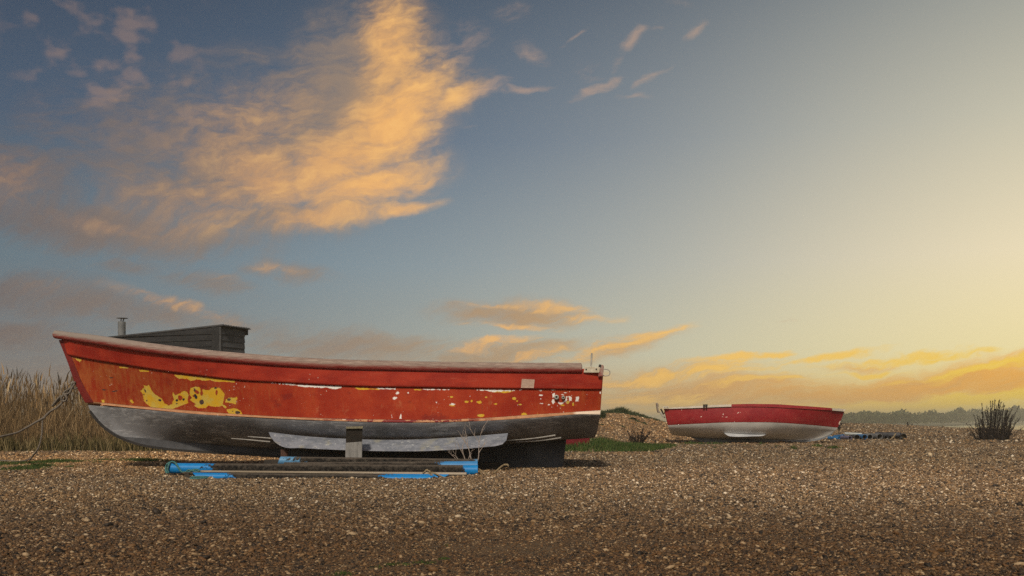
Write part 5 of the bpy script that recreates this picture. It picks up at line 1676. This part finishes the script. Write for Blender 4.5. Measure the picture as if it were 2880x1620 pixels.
m_bst = worn('silhouette_stem', (.014, .010, .010, 1), (.028, .020, .020, 1), 20, .9)  # backlit darkness of the bush put into stem and leaf colours
m_blf = islandmat('silhouette_leaf', [(0, (.006, .005, .005)), (.6, (.016, .012, .012)), (1, (.045, .035, .035))])
r = np.random.default_rng(4)
stems = [(-38, -60, 72, .02), (-34, -52, 62, .018), (-30, -46, 78, .02), (-24, -36, 52, .02), (-18, -12, 108, .02), (-6, -8, 84, .022), (-4, 2, 112, .024), (0, 6, 116, .026), (3, 10, 100, .026), (6, 14, 88, .02), (10, 18, 112, .024), (8, 22, 80, .02), (16, 30, 104, .022), (14, 26, 70, .02), (20, 40, 92, .02), (26, 46, 62, .02), (34, 58, 74, .02), (36, 66, 96, .018), (-14, -22, 36, .02), (-4, -14, 44, .02), (24, 30, 44, .02), (30, 48, 38, .02), (-26, -44, 46, .018), (2, 1, 70, .024), (12, 13, 60, .02), (-40, -58, 50, .016), (-8, -16, 62, .02), (18, 34, 78, .02)]
stems += [(float(r.uniform(-40, 38)), 0, float(r.uniform(14, 36)), .014) for _ in range(46)]
stems += [(float(q_), float(q_ * r.uniform(1.2, 1.7) + r.normal(0, 4)), float((118 - abs(q_ - 6)**1.25 * .75) * r.uniform(.6, 1.0)), .008) for q_ in r.uniform(-34, 38, 60)]
stems = [(a * 1.08, (a * 1.30 + float(r.normal(0, 5)) if b == 0 else b * 1.10), c, d) for a, b, c, d in stems]
bush('dark_bush', 2792, 1237.5, 28.8, stems, 'upright bush of withered stems, coloured dark as a silhouette, standing on the shingle before the sea', m_bst, m_blf, 5, .024, 150, .038)
m_b2 = worn('brown_twig', (.012, .008, .007, 1), (.026, .017, .014, 1), 20, .9)
m_b2l = islandmat('dry_brown_leaf', [(0, (.010, .007, .006)), (1, (.05, .034, .025))])
st2 = [(a_, b_, c_, d_ * 1.7) for a_, b_, c_, d_ in [(-8, -26, 36, .014), (-6, -18, 28, .013), (-5, -12, 40, .014), (-3, -6, 26, .012), (0, 0, 34, .013), (3, 6, 42, .015), (5, 13, 44, .014), (6, 10, 30, .012), (8, 22, 30, .013), (9, 30, 34, .012), (4, 17, 24, .011), (-7, -30, 22, .01), (9, 24, 20, .01), (-2, -14, 20, .012), (2, 9, 18, .012), (-8, -22, 14, .01)]]
bush('twiggy_bush', 1796, 1247, 23.2, st2, 'small bare twiggy bush at the back of the green grass patch', m_b2, m_b2l, 6, .035, 110, .055)

# far wood across the water
m_wood = islandmat('far_foliage', [(0, (.020, .028, .012)), (.5, (.045, .055, .022)), (1, (.08, .085, .04))], .9)
r = np.random.default_rng(12)
crowns = []
top = [(2330, 24), (2372, 28), (2410, 32), (2440, 34), (2478, 36), (2500, 28), (2520, 34), (2545, 38), (2565, 28), (2590, 30), (2630, 37), (2650, 30), (2680, 34), (2706, 46), (2722, 30), (2750, 38), (2775, 28), (2800, 36), (2830, 34), (2858, 50), (2880, 36), (2920, 34), (2960, 38)]
Bs, H, Wd = [], [], []
for px in np.arange(2300, 2990, 7.5):
    Y = float(np.interp(px, [2300, 2560, 2680, 2760, 2990], [345, 362, 480, 600, 720])) + r.uniform(0, 40)
    h_ = (np.interp(px, [a for a, _ in top], [b for _, b in top]) * r.uniform(.80, 1.02)) / F * Y + 1.2
    w_ = h_ * r.uniform(.34, .55) if not (2698 < px < 2714 or 2852 < px < 2864) else h_ * .2
    n = 150
    a, c = r.random(n) * 2 * pi, r.uniform(-1, 1, n)
    q = r.random(n)**.4
    rad__ = np.sqrt(1 - c * c) * q
    X = wx(px, Y) + np.cos(a) * rad__ * w_
    yy = Y + np.sin(a) * rad__ * w_
    zz = -1.1 + h_ * .52 + c * q * h_ * .46
    Bs.append(np.stack([X, yy, zz], 1))
    H.append(r.uniform(.5, 1.2, n) * h_ * .14)
    Wd.append(r.uniform(.5, 1.0, n) * h_ * .16)
Bs, H, Wd = map(np.concatenate, (Bs, H, Wd))
V, Q = blades(Bs, H, r.normal(0, .5, (len(Bs), 2)) * H[:, None], Wd, 13)
wd = mesh('far_wood', V, Q, m_wood, loc=P(2600, HY, 420) * (1, 1, 0) + (0, 0, -1.1))
tag(wd, 'hazy line of distant trees across the water on the right', 'trees', kind='stuff')

if HAZE:
    m = bpy.data.materials.new('haze_air')
    m.use_nodes = True
    t = T(m.node_tree)
    vol = t.n('ShaderNodeVolumePrincipled', {'Color': (1.0, .91, .70, 1), 'Density': HAZE, 'Anisotropy': .2})
    o = t.n('ShaderNodeOutputMaterial')
    t.t.links.new(vol.outputs[0], o.inputs['Volume'])
    hz = MB().hexa([(-2500, -450, -6.5), (2500, -450, -6.5), (2500, 2600, -6.5), (-2500, 2600, -6.5), (-2500, -450, 14), (2500, -450, 14), (2500, 2600, 14), (-2500, 2600, 14)]).out('haze', m)
    tag(hz, kind='stuff')
scene.render.engine = 'CYCLES'
scene.cycles.use_adaptive_sampling = True
scene.cycles.adaptive_threshold = .015
scene.cycles.use_denoising = False
scene.cycles.sample_clamp_indirect = 3.0
